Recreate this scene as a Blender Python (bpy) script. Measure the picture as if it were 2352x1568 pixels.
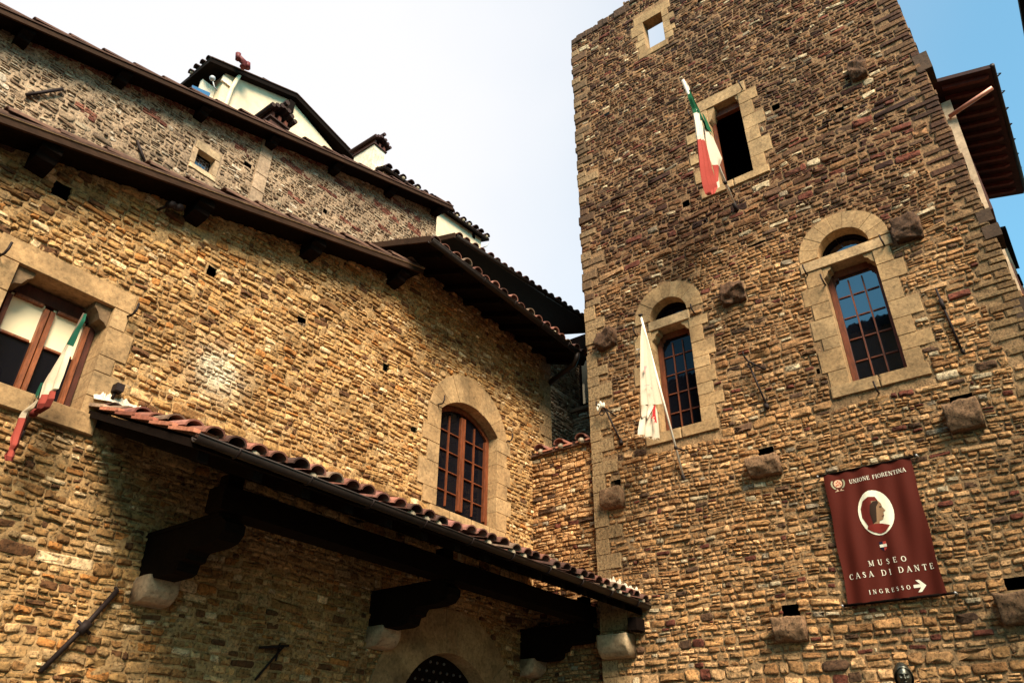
import bpy, math, random
import numpy as np
from mathutils import Vector

for _o in list(bpy.data.objects):
    bpy.data.objects.remove(_o)
scene = bpy.context.scene
C = scene.collection

# ------------------------------------------------------------------ camera
# world: +X runs along the gold stone house away from the viewer, +Y away to the left, +Z up; metres
BX = np.array([0.59703719, 0.41729775, 0.68513443])      # world axes seen in camera axes (right, down, forward)
BY = np.array([-0.80217769, 0.30247772, 0.51479917])
BZ = np.array([0.00758664, -0.8569538, 0.51533739])
FOC, CXP, CYP, EYE = 2338.0 / 1.36735, 1176.0, 784.0, 1.6
cam_d = bpy.data.cameras.new('camera')
cam = bpy.data.objects.new('camera', cam_d); C.objects.link(cam)
cam_d.sensor_width = 36.0
cam_d.lens = 36.0 * 2338.0 / 3216.0
cam_d.clip_start = 0.05; cam_d.clip_end = 2000.0
right = Vector((BX[0], BY[0], BZ[0])); down = Vector((BX[1], BY[1], BZ[1])); fwd = Vector((BX[2], BY[2], BZ[2]))
from mathutils import Matrix
mw = Matrix(((right.x, -down.x, -fwd.x, 0), (right.y, -down.y, -fwd.y, 0), (right.z, -down.z, -fwd.z, EYE), (0, 0, 0, 1)))
cam.matrix_world = mw
scene.camera = cam

# ------------------------------------------------------------------ light
SUN_DIR = Vector((-0.50, -0.68, 0.80)).normalized()        # towards the sun
sun_elev = math.asin(SUN_DIR.z)
sun_azim = math.atan2(SUN_DIR.x, SUN_DIR.y)
w = bpy.data.worlds.new('World'); scene.world = w; w.use_nodes = True
nt = w.node_tree; N = nt.nodes; LK = nt.links
for n in list(N): N.remove(n)
out = N.new('ShaderNodeOutputWorld'); bg = N.new('ShaderNodeBackground'); bg.inputs[1].default_value = 0.1
sky = N.new('ShaderNodeTexSky'); sky.sky_type = 'NISHITA'; sky.sun_disc = False
sky.sun_elevation = sun_elev; sky.sun_rotation = sun_azim; sky.air_density = 1.0; sky.dust_density = 0.6; sky.ozone_density = 1.5
tc = N.new('ShaderNodeTexCoord')
dotn = N.new('ShaderNodeVectorMath'); dotn.operation = 'DOT_PRODUCT'; dotn.inputs[1].default_value = (0.184, 0.798, 0.574)
noi = N.new('ShaderNodeTexNoise'); noi.inputs['Scale'].default_value = 2.2; noi.inputs['Detail'].default_value = 4.0; noi.inputs['Roughness'].default_value = 0.5
mul = N.new('ShaderNodeMath'); mul.operation = 'MULTIPLY_ADD'; mul.inputs[1].default_value = 0.24; mul.inputs[2].default_value = -0.12
add = N.new('ShaderNodeMath'); add.operation = 'ADD'
mr = N.new('ShaderNodeMapRange'); mr.interpolation_type = 'SMOOTHSTEP'
mr.inputs['From Min'].default_value = 0.40; mr.inputs['From Max'].default_value = 0.94
mr.inputs['To Min'].default_value = 0.16; mr.inputs['To Max'].default_value = 1.0
mix = N.new('ShaderNodeMix'); mix.data_type = 'RGBA'
skm = N.new('ShaderNodeMix'); skm.data_type = 'RGBA'; skm.blend_type = 'MULTIPLY'; skm.inputs[0].default_value = 1.0
skm.inputs[7].default_value = (0.45, 1.45, 1.4, 1)
mix.inputs[7].default_value = (4.5, 4.5, 4.62, 1)
LK.new(tc.outputs['Generated'], dotn.inputs[0]); LK.new(tc.outputs['Generated'], noi.inputs['Vector'])
LK.new(noi.outputs[0], mul.inputs[0]); LK.new(dotn.outputs['Value'], add.inputs[0]); LK.new(mul.outputs[0], add.inputs[1])
LK.new(add.outputs[0], mr.inputs['Value']); LK.new(mr.outputs[0], mix.inputs[0])
LK.new(sky.outputs[0], skm.inputs[6]); LK.new(skm.outputs[2], mix.inputs[6])
LK.new(mix.outputs[2], bg.inputs[0]); LK.new(bg.outputs[0], out.inputs[0])
sl = bpy.data.lights.new('sun', 'SUN'); sl.energy = 5.0; sl.angle = math.radians(28); sl.color = (1.0, 0.83, 0.65)
so = bpy.data.objects.new('sun', sl); C.objects.link(so)
so.rotation_euler = SUN_DIR.to_track_quat('Z', 'Y').to_euler()
scene.view_settings.view_transform = 'Standard'; scene.view_settings.look = 'None'
scene.view_settings.exposure = 1.15; scene.view_settings.gamma = 1.0
scene.render.engine = 'CYCLES'
scene.cycles.max_bounces = 5

rnd = random.Random(7)
XT, YL, YU = 9.0, 6.425, 8.5        # tower facade plane x, gold facade plane y, brown facade plane y

# ------------------------------------------------------------------ measuring helpers
def ray(u, v):
    d = np.array([u - CXP, v - CYP, FOC]); return np.array([BX @ d, BY @ d, BZ @ d])
def on(axis, val, u, v):             # where the line of sight of photo point (u, v) meets a plane
    d = ray(u, v); base = EYE if axis == 2 else 0.0
    t = (val - base) / d[axis]; p = d * t; return (float(p[0]), float(p[1]), float(p[2] + EYE))

# frames: local (s, z, d) -> world ; d points out of the facade
def FL(s, z, d=0.0): return (s, YL - d, z)
def FU(s, z, d=0.0): return (s, YU - d, z)
def FR(s, z, d=0.0): return (XT - d, s, z)

# ------------------------------------------------------------------ materials
def newmat(name):
    m = bpy.data.materials.new(name); m.use_nodes = True
    nt = m.node_tree; b = nt.nodes['Principled BSDF']; return m, nt, b
def vmat(name, rough=0.9, nscale=30.0, namt=0.35, bump=0.4, bdist=0.004, col=None, big=1.2, bigamt=0.25, spec=0.3, metal=0.0, stretch=(1, 1, 1)):
    m, nt, b = newmat(name); n = nt.nodes; l = nt.links
    tcx = n.new('ShaderNodeTexCoord'); mp = n.new('ShaderNodeMapping'); mp.inputs['Scale'].default_value = stretch
    l.new(tcx.outputs['Object'], mp.inputs[0])
    n1 = n.new('ShaderNodeTexNoise'); n1.inputs['Scale'].default_value = nscale; n1.inputs['Detail'].default_value = 6; n1.inputs['Roughness'].default_value = 0.65
    n2 = n.new('ShaderNodeTexNoise'); n2.inputs['Scale'].default_value = big; n2.inputs['Detail'].default_value = 3
    l.new(mp.outputs[0], n1.inputs['Vector']); l.new(mp.outputs[0], n2.inputs['Vector'])
    r1 = n.new('ShaderNodeMapRange'); r1.inputs['From Min'].default_value = 0.3; r1.inputs['From Max'].default_value = 0.7
    r1.inputs['To Min'].default_value = 1 - namt; r1.inputs['To Max'].default_value = 1 + namt
    r2 = n.new('ShaderNodeMapRange'); r2.inputs['From Min'].default_value = 0.3; r2.inputs['From Max'].default_value = 0.7
    r2.inputs['To Min'].default_value = 1 - bigamt; r2.inputs['To Max'].default_value = 1 + bigamt
    l.new(n1.outputs[0], r1.inputs['Value']); l.new(n2.outputs[0], r2.inputs['Value'])
    mm = n.new('ShaderNodeMath'); mm.operation = 'MULTIPLY'; l.new(r1.outputs[0], mm.inputs[0]); l.new(r2.outputs[0], mm.inputs[1])
    vm = n.new('ShaderNodeVectorMath'); vm.operation = 'SCALE'
    if col is None:
        at = n.new('ShaderNodeAttribute'); at.attribute_name = 'Col'; l.new(at.outputs['Color'], vm.inputs[0])
    else:
        vm.inputs[0].default_value = col
    l.new(mm.outputs[0], vm.inputs['Scale']); l.new(vm.outputs[0], b.inputs['Base Color'])
    b.inputs['Roughness'].default_value = rough; b.inputs['Specular IOR Level'].default_value = spec; b.inputs['Metallic'].default_value = metal
    bp = n.new('ShaderNodeBump'); bp.inputs['Strength'].default_value = bump; bp.inputs['Distance'].default_value = bdist
    l.new(n1.outputs[0], bp.inputs['Height']); l.new(bp.outputs[0], b.inputs['Normal'])
    return m
def pits(m, amt=0.45, scale=70.0, lo=0.36, hi=0.46):
    nt = m.node_tree; n = nt.nodes; l = nt.links; b = n['Principled BSDF']; src = b.inputs['Base Color'].links[0].from_socket
    t = n.new('ShaderNodeTexNoise'); t.inputs['Scale'].default_value = scale; t.inputs['Detail'].default_value = 3; t.inputs['Roughness'].default_value = 0.6
    tc_ = n.new('ShaderNodeTexCoord'); l.new(tc_.outputs['Object'], t.inputs['Vector'])
    r = n.new('ShaderNodeMapRange'); r.inputs['From Min'].default_value = lo; r.inputs['From Max'].default_value = hi; r.inputs['To Min'].default_value = amt; r.inputs['To Max'].default_value = 1.0
    v = n.new('ShaderNodeVectorMath'); v.operation = 'SCALE'; l.new(t.outputs[0], r.inputs['Value']); l.new(src, v.inputs[0]); l.new(r.outputs[0], v.inputs['Scale']); l.new(v.outputs[0], b.inputs['Base Color'])
def glassmat(name, refl, tint=(0.004, 0.004, 0.006), rc=(0.95, 0.97, 1.0)):
    m = bpy.data.materials.new(name); m.use_nodes = True; nt = m.node_tree; n = nt.nodes; l = nt.links
    for q in list(n): n.remove(q)
    o = n.new('ShaderNodeOutputMaterial'); mx = n.new('ShaderNodeMixShader'); d = n.new('ShaderNodeBsdfDiffuse'); g = n.new('ShaderNodeBsdfGlossy')
    d.inputs[0].default_value = (*tint, 1); g.inputs[0].default_value = (*rc, 1); g.inputs['Roughness'].default_value = 0.02; mx.inputs[0].default_value = refl
    t = n.new('ShaderNodeTexNoise'); t.inputs['Scale'].default_value = 4.0
    bp = n.new('ShaderNodeBump'); bp.inputs['Strength'].default_value = 0.12; bp.inputs['Distance'].default_value = 0.01
    l.new(t.outputs[0], bp.inputs['Height']); l.new(bp.outputs[0], g.inputs['Normal'])
    l.new(d.outputs[0], mx.inputs[1]); l.new(g.outputs[0], mx.inputs[2]); l.new(mx.outputs[0], o.inputs[0]); return m
M = {
 'stone': vmat('stone', 0.92, 30, 0.5, 1.0, 0.010, big=1.1, bigamt=0.26, stretch=(1, 1, 0.8)),
 'dressed': vmat('dressed_stone', 0.92, 26, 0.32, 0.7, 0.006, big=3.5, bigamt=0.3),
 'tile': vmat('terracotta', 0.88, 22, 0.35, 0.5, 0.004, big=4, bigamt=0.25),
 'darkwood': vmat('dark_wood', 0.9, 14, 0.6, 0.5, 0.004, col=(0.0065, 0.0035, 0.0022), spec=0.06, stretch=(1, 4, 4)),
 'wood': vmat('weathered_wood', 0.8, 12, 0.45, 0.5, 0.004, col=(0.034, 0.017, 0.009), spec=0.1, stretch=(1, 5, 5)),
 'frame': vmat('painted_frame_wood', 0.55, 9, 0.4, 0.3, 0.002, col=(0.13, 0.034, 0.011), stretch=(5, 5, 1)),
 'frame_dark': vmat('dark_frame_wood', 0.6, 9, 0.4, 0.3, 0.002, col=(0.05, 0.012, 0.005), stretch=(5, 5, 1)),
 'frame_lit': vmat('orange_brown_wood', 0.5, 9, 0.5, 0.3, 0.002, col=(0.17, 0.052, 0.018), stretch=(5, 5, 1)),
 'iron': vmat('rusty_iron', 0.7, 40, 0.4, 0.4, 0.002, col=(0.018, 0.010, 0.008), metal=0.3),
 'gutter': vmat('gutter_metal', 0.55, 8, 0.3, 0.1, 0.002, col=(0.022, 0.014, 0.010), metal=0.4),
 'zinc': vmat('zinc_metal', 0.5, 8, 0.2, 0.1, 0.002, col=(0.45, 0.44, 0.42), metal=0.3),
 'plaster': vmat('cream_plaster', 0.9, 5, 0.12, 0.2, 0.003, col=(0.66, 0.51, 0.33), big=1.3, bigamt=0.14),
 'white': vmat('lime_mortar', 0.95, 30, 0.25, 0.8, 0.008, col=(0.60, 0.51, 0.38)),
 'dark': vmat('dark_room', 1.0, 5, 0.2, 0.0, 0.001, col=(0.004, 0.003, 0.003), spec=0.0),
 'cloth': vmat('cloth', 0.85, 60, 0.06, 0.15, 0.001, big=3, bigamt=0.05, spec=0.15),
 'print': vmat('printed_cloth', 0.8, 60, 0.05, 0.1, 0.001, big=3, bigamt=0.05, spec=0.15),
 'bronze': vmat('bronze', 0.38, 30, 0.45, 0.3, 0.003, col=(0.10, 0.10, 0.078), metal=0.8),
 'paving': vmat('paving_stone', 0.85, 10, 0.25, 0.4, 0.01, col=(0.06, 0.05, 0.045)),
 'ochre': vmat('ochre_plaster', 0.92, 10, 0.08, 0.2, 0.003, col=(0.62, 0.45, 0.24), big=0.5, bigamt=0.12),
 'glass': glassmat('window_glass', 0.16), 'glass_dark': glassmat('dim_window_glass', 0.02), 'glass_bright': glassmat('bright_window_glass', 0.95, rc=(1, 0.95, 0.85)),
 'painted_reflection': glassmat('cream_reflection_paint', 0.12, (0.85, 0.72, 0.46)),
 'glass_mid': glassmat('pale_glass', 0.12, (0.10, 0.11, 0.10)),
}

pits(M['stone'], 0.40, 42.0, 0.36, 0.46); pits(M['dressed'], 0.7, 24.0, 0.33, 0.45)
# ------------------------------------------------------------------ object helpers
def put(name, mesh, parent=None):
    o = bpy.data.objects.new(name, mesh); C.objects.link(o)
    if parent is not None: o.parent = parent
    return o
def thing(name, label, cat, loc, group=None):
    o = bpy.data.objects.new(name, None); C.objects.link(o); o.location = loc
    o.empty_display_size = 0.2
    o['label'] = label; o['category'] = cat
    if group: o['group'] = group
    return o
def tag(o, label, cat, group=None, kind=None):
    if label: o['label'] = label
    if cat: o['category'] = cat
    if group: o['group'] = group
    if kind: o['kind'] = kind
    return o
class MB:
    """collects shapes in world metres, then links them as one mesh object"""
    def __init__(s): s.v = []; s.f = []; s.c = []; s.m = []; s.extra = []
    def add(s, vs, fs, col=(0.5, 0.5, 0.5), mi=0):
        o = len(s.v); s.v += [tuple(map(float, p)) for p in vs]
        if isinstance(col, list): s.c += col
        else: s.c += [col] * len(vs)
        s.f += [tuple(i + o for i in f) for f in fs]; s.m += [mi] * len(fs)
    def box(s, a, b, col=(0.5, 0.5, 0.5), mi=0, frame=None):
        x0, x1 = sorted((a[0], b[0])); y0, y1 = sorted((a[1], b[1])); z0, z1 = sorted((a[2], b[2]))
        vs = [(x, y, z) for x in (x0, x1) for y in (y0, y1) for z in (z0, z1)]
        if frame: vs = [frame(*p) for p in vs]
        s.add(vs, [(0, 1, 3, 2), (4, 6, 7, 5), (0, 4, 5, 1), (2, 3, 7, 6), (0, 2, 6, 4), (1, 5, 7, 3)], col, mi)
    def bbox(s, a, b, frame, col=(.5, .5, .5), bev=0.006, jit=0.0, mi=0):      # box with a bevelled front, local (s,z,d)
        poly = [(a[0], a[1]), (b[0], a[1]), (b[0], b[1]), (a[0], b[1])]
        s.block(poly, b[2], a[2], frame, col, bev, jit, mi)
    def block(s, poly, dfront, dback, frame, col=(.5, .5, .5), bev=0.006, jit=0.0, mi=0):
        n = len(poly); cx = sum(p[0] for p in poly) / n; cy = sum(p[1] for p in poly) / n
        R = max(0.02, min(max(abs(p[0] - cx) for p in poly), max(abs(p[1] - cy) for p in poly)))
        k = 1 - bev / R; df = dfront + rnd.uniform(-jit, jit)
        k0 = 1 - 0.002 / R
        vs = [frame(cx + (p[0] - cx) * k0, cy + (p[1] - cy) * k0, dback) for p in poly]
        vs += [frame(cx + (p[0] - cx) * k0, cy + (p[1] - cy) * k0, df - bev) for p in poly]
        vs += [frame(cx + (p[0] - cx) * k, cy + (p[1] - cy) * k, df) for p in poly]
        fs = [(i, (i + 1) % n, n + (i + 1) % n, n + i) for i in range(n)] + [(n + i, n + (i + 1) % n, 2 * n + (i + 1) % n, 2 * n + i) for i in range(n)]
        fs += [tuple(2 * n + i for i in range(n)), tuple(range(n))[::-1]]
        s.add(vs, fs, col, mi)
    def prism(s, pts, vec, col=(.5, .5, .5), mi=0):
        n = len(pts); vec = np.array(vec, float)
        vs = [tuple(p) for p in pts] + [tuple(np.array(p, float) + vec) for p in pts]
        fs = [tuple(range(n)), tuple(range(n, 2 * n))[::-1]] + [(i, (i + 1) % n, n + (i + 1) % n, n + i) for i in range(n)]
        s.add(vs, fs, col, mi)
    def tube(s, path, r, n=8, col=(.5, .5, .5), mi=0, cap=True, arc=None):
        path = [np.array(p, float) for p in path]; rs = r if isinstance(r, (list, tuple)) else [r] * len(path)
        vs = []; up = np.array([0.13, 0.21, 0.97])
        for i, p in enumerate(path):
            t = path[min(i + 1, len(path) - 1)] - path[max(i - 1, 0)]; t /= np.linalg.norm(t) + 1e-9
            a = np.cross(t, up); a /= np.linalg.norm(a) + 1e-9; b = np.cross(a, t)
            for k in range(n):
                an = 2 * math.pi * k / n; vs.append(p + (a * math.cos(an) + b * math.sin(an)) * rs[i])
        fs = [(i * n + k, i * n + (k + 1) % n, (i + 1) * n + (k + 1) % n, (i + 1) * n + k) for i in range(len(path) - 1) for k in range(n)]
        if cap: fs += [tuple(range(n))[::-1], tuple((len(path) - 1) * n + k for k in range(n))]
        s.add(vs, fs, col, mi)
    def ball(s, c, r, col=(.5, .5, .5), n=10, mi=0):
        rr = r if isinstance(r, (tuple, list)) else (r, r, r); vs = []; fs = []; m = n // 2 + 1
        for i in range(m + 1):
            th = math.pi * i / m
            for k in range(n):
                ph = 2 * math.pi * k / n; vs.append((c[0] + rr[0] * math.sin(th) * math.cos(ph), c[1] + rr[1] * math.sin(th) * math.sin(ph), c[2] + rr[2] * math.cos(th)))
        for i in range(m):
            for k in range(n): fs.append((i * n + k, i * n + (k + 1) % n, (i + 1) * n + (k + 1) % n, (i + 1) * n + k))
        s.add(vs, fs, col, mi)
    def build(s, name, mats, parent=None, smooth=False):
        if not isinstance(mats, (list, tuple)): mats = [mats]
        V = [np.array(s.v, float).reshape(-1, 3)]; F = list(s.f); c = [np.array(s.c, float).reshape(-1, 3)]; off = len(s.v)
        mids = list(s.m); sm = [smooth] * len(F)
        for tri, mi in getattr(s, 'tris', []):
            F += [tuple(t) for t in (tri + len(s.v)).tolist()]; mids += [mi] * len(tri); sm += [True] * len(tri)
        for (v, f, cc, mi) in s.extra:
            V.append(v); F += (f + off).tolist(); c.append(cc); off += len(v); mids += [mi] * len(f); sm += [True] * len(f)
        V = np.vstack(V); c = np.vstack(c)
        me = bpy.data.meshes.new(name)
        loc = np.zeros(3)
        if parent is not None: loc = np.array(world_loc(parent))
        me.from_pydata((V - loc).tolist(), [], F)
        for m in mats: me.materials.append(M[m] if isinstance(m, str) else m)
        me.polygons.foreach_set('material_index', mids); me.polygons.foreach_set('use_smooth', sm)
        at = me.color_attributes.new('Col', 'FLOAT_COLOR', 'POINT')
        at.data.foreach_set('color', np.hstack([c, np.ones((len(c), 1))]).astype(np.float32).ravel())
        me.update(); return put(name, me, parent)
def world_loc(o):
    p = Vector(o.location); q = o.parent
    while q is not None: p = p + Vector(q.location); q = q.parent
    return p
def topmesh(mb, name, mats, label, cat, group=None, smooth=False, kind=None):
    o = mb.build(name, mats, None, smooth)
    # move the origin to the base of the thing
    V = np.empty(len(o.data.vertices) * 3); o.data.vertices.foreach_get('co', V); V = V.reshape(-1, 3)
    b = np.array([V[:, 0].mean(), V[:, 1].mean(), V[:, 2].min()])
    o.data.vertices.foreach_set('co', (V - b).ravel()); o.location = b.tolist(); o.data.update()
    return tag(o, label, cat, group, kind)

# ------------------------------------------------------------------ stone masonry (every stone is modelled)
def spans(poly, z):
    xs = []
    n = len(poly)
    for i in range(n):
        (x0, z0), (x1, z1) = poly[i], poly[(i + 1) % n]
        if (z0 <= z < z1) or (z1 <= z < z0): xs.append(x0 + (x1 - x0) * (z - z0) / (z1 - z0))
    xs.sort(); return [(xs[i], xs[i + 1]) for i in range(0, len(xs) - 1, 2)]
def inside(poly, x, z): return any(a <= x <= b for a, b in spans(poly, z))
def free(outer, blocks, z0, z1):
    zs = (z0 + 1e-4, (z0 + z1) / 2, z1 - 1e-4)
    segs = spans(outer, zs[1]); bl = []
    for b in blocks:
        for z in zs: bl += spans(b, z)
    for a, b in bl:
        ns = []
        for p, q in segs:
            if b <= p or a >= q: ns.append((p, q)); continue
            if a > p: ns.append((p, a))
            if b < q: ns.append((b, q))
        segs = ns
    return [(p, q) for p, q in segs if q - p > 0.03]
def snoise(s, z, f, seed=0.0):
    return (math.sin(s * f * 1.7 + seed) * math.cos(z * f * 1.3 + seed * 2.1) + math.sin(s * f * 0.73 - z * f * 1.9 + seed * 1.7)) * 0.5
def lay_stones(mb, frame, outer, blocks, rowh, wide, prot, colf, seed, flip=False, joint=0.010, round_=0.3, wave=0.012, rough=0.006, split=0.25, gapf=None, brickpatch=(), mi=0, tiltk=1.0):
    r = random.Random(seed); rects = []
    z0 = min(p[1] for p in outer); z1 = max(p[1] for p in outer); z = z0
    while z < z1:
        h = r.uniform(*rowh) * (1.6 if r.random() < 0.12 else 1.0)
        for (a, b) in free(outer, blocks, z, z + h):
            s = a
            while s < b - 0.02:
                wd = h * r.uniform(*wide); 
                if r.random() < 0.12: wd *= 1.7
                if r.random() < 0.12: wd *= 0.55
                e = s + wd
                if b - e < 0.05: e = b
                bp = None
                for q in brickpatch:
                    if inside(q, (s + e) / 2, z + h / 2): bp = q
                if bp is not None:
                    nb = max(2, int(round(h / 0.042))); hh = h / nb
                    for k in range(nb):
                        off = (k % 2) * 0.1; x = s - off
                        while x < e:
                            x1_ = min(x + 0.22, e); x0_ = max(x, s)
                            if x1_ - x0_ > 0.03: rects.append((x0_, x1_, z + k * hh, z + (k + 1) * hh, 1))
                            x += 0.22
                elif r.random() < split and h > rowh[0] * 1.1 and wd < h * 2.6:
                    m = z + h * r.uniform(0.4, 0.6); rects.append((s, e, z, m, 0)); rects.append((s, e, m, z + h, 0))
                else:
                    rects.append((s, e, z + r.uniform(0, 0.008), z + h - r.uniform(0, 0.02) * (h > 0.08), 0))
                s = e
        z += h
    ng = np.random.default_rng(seed); n = len(rects); R = np.array(rects); kind = R[:, 4]
    j = joint * ng.uniform(0.5, 1.6, n)
    j = np.where(kind > 0, 0.004, j)
    cs = (R[:, 0] + R[:, 1]) / 2; cz = (R[:, 2] + R[:, 3]) / 2
    hw = np.maximum((R[:, 1] - R[:, 0]) / 2 - j / 2, 0.01); hh = np.maximum((R[:, 3] - R[:, 2]) / 2 - j / 2, 0.008)
    rr = np.minimum(hw, hh) * ng.uniform(0.25, 1.0, n) * round_ * 2
    rr = np.minimum(rr, np.minimum(hw, hh) * 0.95)
    K = 12; O = np.zeros((n, K, 2)); k = 0
    for sx, sz, a0 in ((1, 1, 0), (-1, 1, 90), (-1, -1, 180), (1, -1, 270)):
        rc = rr * ng.uniform(0.5, 1.2, n); rc = np.minimum(rc, np.minimum(hw, hh))
        for da in (5, 45, 85):
            a = math.radians(a0 + da)
            O[:, k, 0] = sx * (hw - rc) + rc * math.cos(a); O[:, k, 1] = sz * (hh - rc) + rc * math.sin(a); k += 1
    jit = np.minimum(0.012, np.minimum(hw, hh) * 0.16)[:, None, None] * (1 - 0.7 * kind[:, None, None])
    O += ng.normal(0, 1, O.shape) * jit * 0.75
    # skew the corners a little
    O[:, :, 1] += O[:, :, 0] * (ng.normal(0, 0.03, n) * (1 - kind))[:, None]
    p = ng.uniform(prot[0], prot[1], n) * np.where(kind > 0, 0.6, 1.0)
    if gapf is not None: p = p * np.array([gapf(a, b) for a, b in zip(cs, cz)])
    rings = [(1.0, -0.03, 0), (0.985, 0.45, 0.5), (0.90, 0.92, 1), (0.55, 1.1, 1)]
    V = []; 
    ts = ng.normal(0, 0.09, n) * tiltk; tz = ng.normal(-0.03, 0.14, n) * tiltk
    for (kk, dd, tk) in rings:
        P = O * kk; D = (np.full(n, dd) if dd < 0 else p * dd)[:, None] + np.zeros((n, K))
        D = D + tk * (P[:, :, 0] * ts[:, None] + P[:, :, 1] * tz[:, None]) + tk * ng.normal(0, rough, (n, K)) * np.minimum(1, hh[:, None] / 0.04)
        if dd > 0: D = np.maximum(D, 0.001)
        V.append(np.concatenate([P, D[:, :, None]], axis=2))
    cen = np.zeros((n, 1, 3)); cen[:, 0, 2] = p * 1.15
    V = np.concatenate(V + [cen], axis=1)                      # n, 49, 3
    V[:, :, 0] += cs[:, None]; V[:, :, 1] += cz[:, None]
    S = V[:, :, 0]; Z = V[:, :, 1]
    Z = Z + wave * (np.sin(S * 2.1 + seed) * np.cos(Z * 1.7) + 0.5 * np.sin(S * 5.3 + Z * 3.1 + seed))
    fw = frame(S.ravel(), Z.ravel(), V[:, :, 2].ravel())
    fw = [np.broadcast_to(np.asarray(q, float), S.size) for q in fw]
    W = np.stack(fw, axis=1)
    F = []
    for ring in range(3):
        for i in range(K):
            a, b_ = ring * K + i, ring * K + (i + 1) % K; c_, d_ = b_ + K, a + K
            F.append((a, b_, c_, d_) if not flip else (a, d_, c_, b_))
    Tn = []
    for i in range(K):
        a, b_ = 3 * K + i, 3 * K + (i + 1) % K; Tn.append((a, b_, 48) if not flip else (a, 48, b_))
    F = np.array(F); Tn = np.array(Tn); offs = (np.arange(n) * 49)[:, None, None]
    cols = np.array([colf(a, b, q, r) for a, b, q in zip(cs, cz, kind)])
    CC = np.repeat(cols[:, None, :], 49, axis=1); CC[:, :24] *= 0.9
    CC = CC.reshape(-1, 3)
    mb.extra.append((W, (F[None] + offs).reshape(-1, 4), CC, mi))
    mb.extra.append((np.zeros((0, 3)), np.zeros((0, 4), int), np.zeros((0, 3)), mi))
    # triangles share the vertices of the first block
    base = sum(len(e[0]) for e in mb.extra[:-2])
    tri = (Tn[None] + offs).reshape(-1, 3) + base + len(mb.v) * 0
    mb.tris = getattr(mb, 'tris', []); mb.tris.append((tri, mi))
    return n
def mortar(mb, frame, outer, holes, colf, seed, cell=0.07, amp=0.010, d0=0.0, flip=False, mi=0):
    ng = np.random.default_rng(seed)
    s0 = min(p[0] for p in outer); s1 = max(p[0] for p in outer); z0 = min(p[1] for p in outer); z1 = max(p[1] for p in outer)
    ns = int((s1 - s0) / cell) + 1; nz = int((z1 - z0) / cell) + 1
    S, Z = np.meshgrid(s0 + np.arange(ns + 1) * cell, z0 + np.arange(nz + 1) * cell, indexing='ij')
    D = d0 - amp + 0.9 * amp * (np.sin(S * 9.1 + seed) * np.cos(Z * 11.3) + np.sin(S * 23.0 - Z * 17.0)) + ng.uniform(-amp, amp, S.shape)
    # pull the border rows onto the outline
    for i in range(ns + 1):
        for k in range(nz + 1): pass
    Sc = np.clip(S, s0, s1); Zc = Z
    fw = frame(Sc.ravel(), Zc.ravel(), D.ravel()); W = np.stack([np.broadcast_to(np.asarray(q, float), S.size) for q in fw], axis=1)
    F = []
    for i in range(ns):
        for k in range(nz):
            x = s0 + (i + 0.5) * cell; z = z0 + (k + 0.5) * cell
            if not inside(outer, min(x, s1 - 1e-3), z): continue
            if any(inside(h, x, z) for h in holes): continue
            a = i * (nz + 1) + k; q = (a, a + nz + 1, a + nz + 2, a + 1)
            F.append(q if not flip else q[::-1])
    cols = np.array([colf(s_, z_) for s_, z_ in zip(Sc.ravel(), Zc.ravel())])
    mb.extra.append((W, np.array(F), cols, mi))
def lerp(a, b, t): t = max(0.0, min(1.0, t)); return tuple(x + (y - x) * t for x, y in zip(a, b))
def sc(c, k): return tuple(x * k for x in c)

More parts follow.
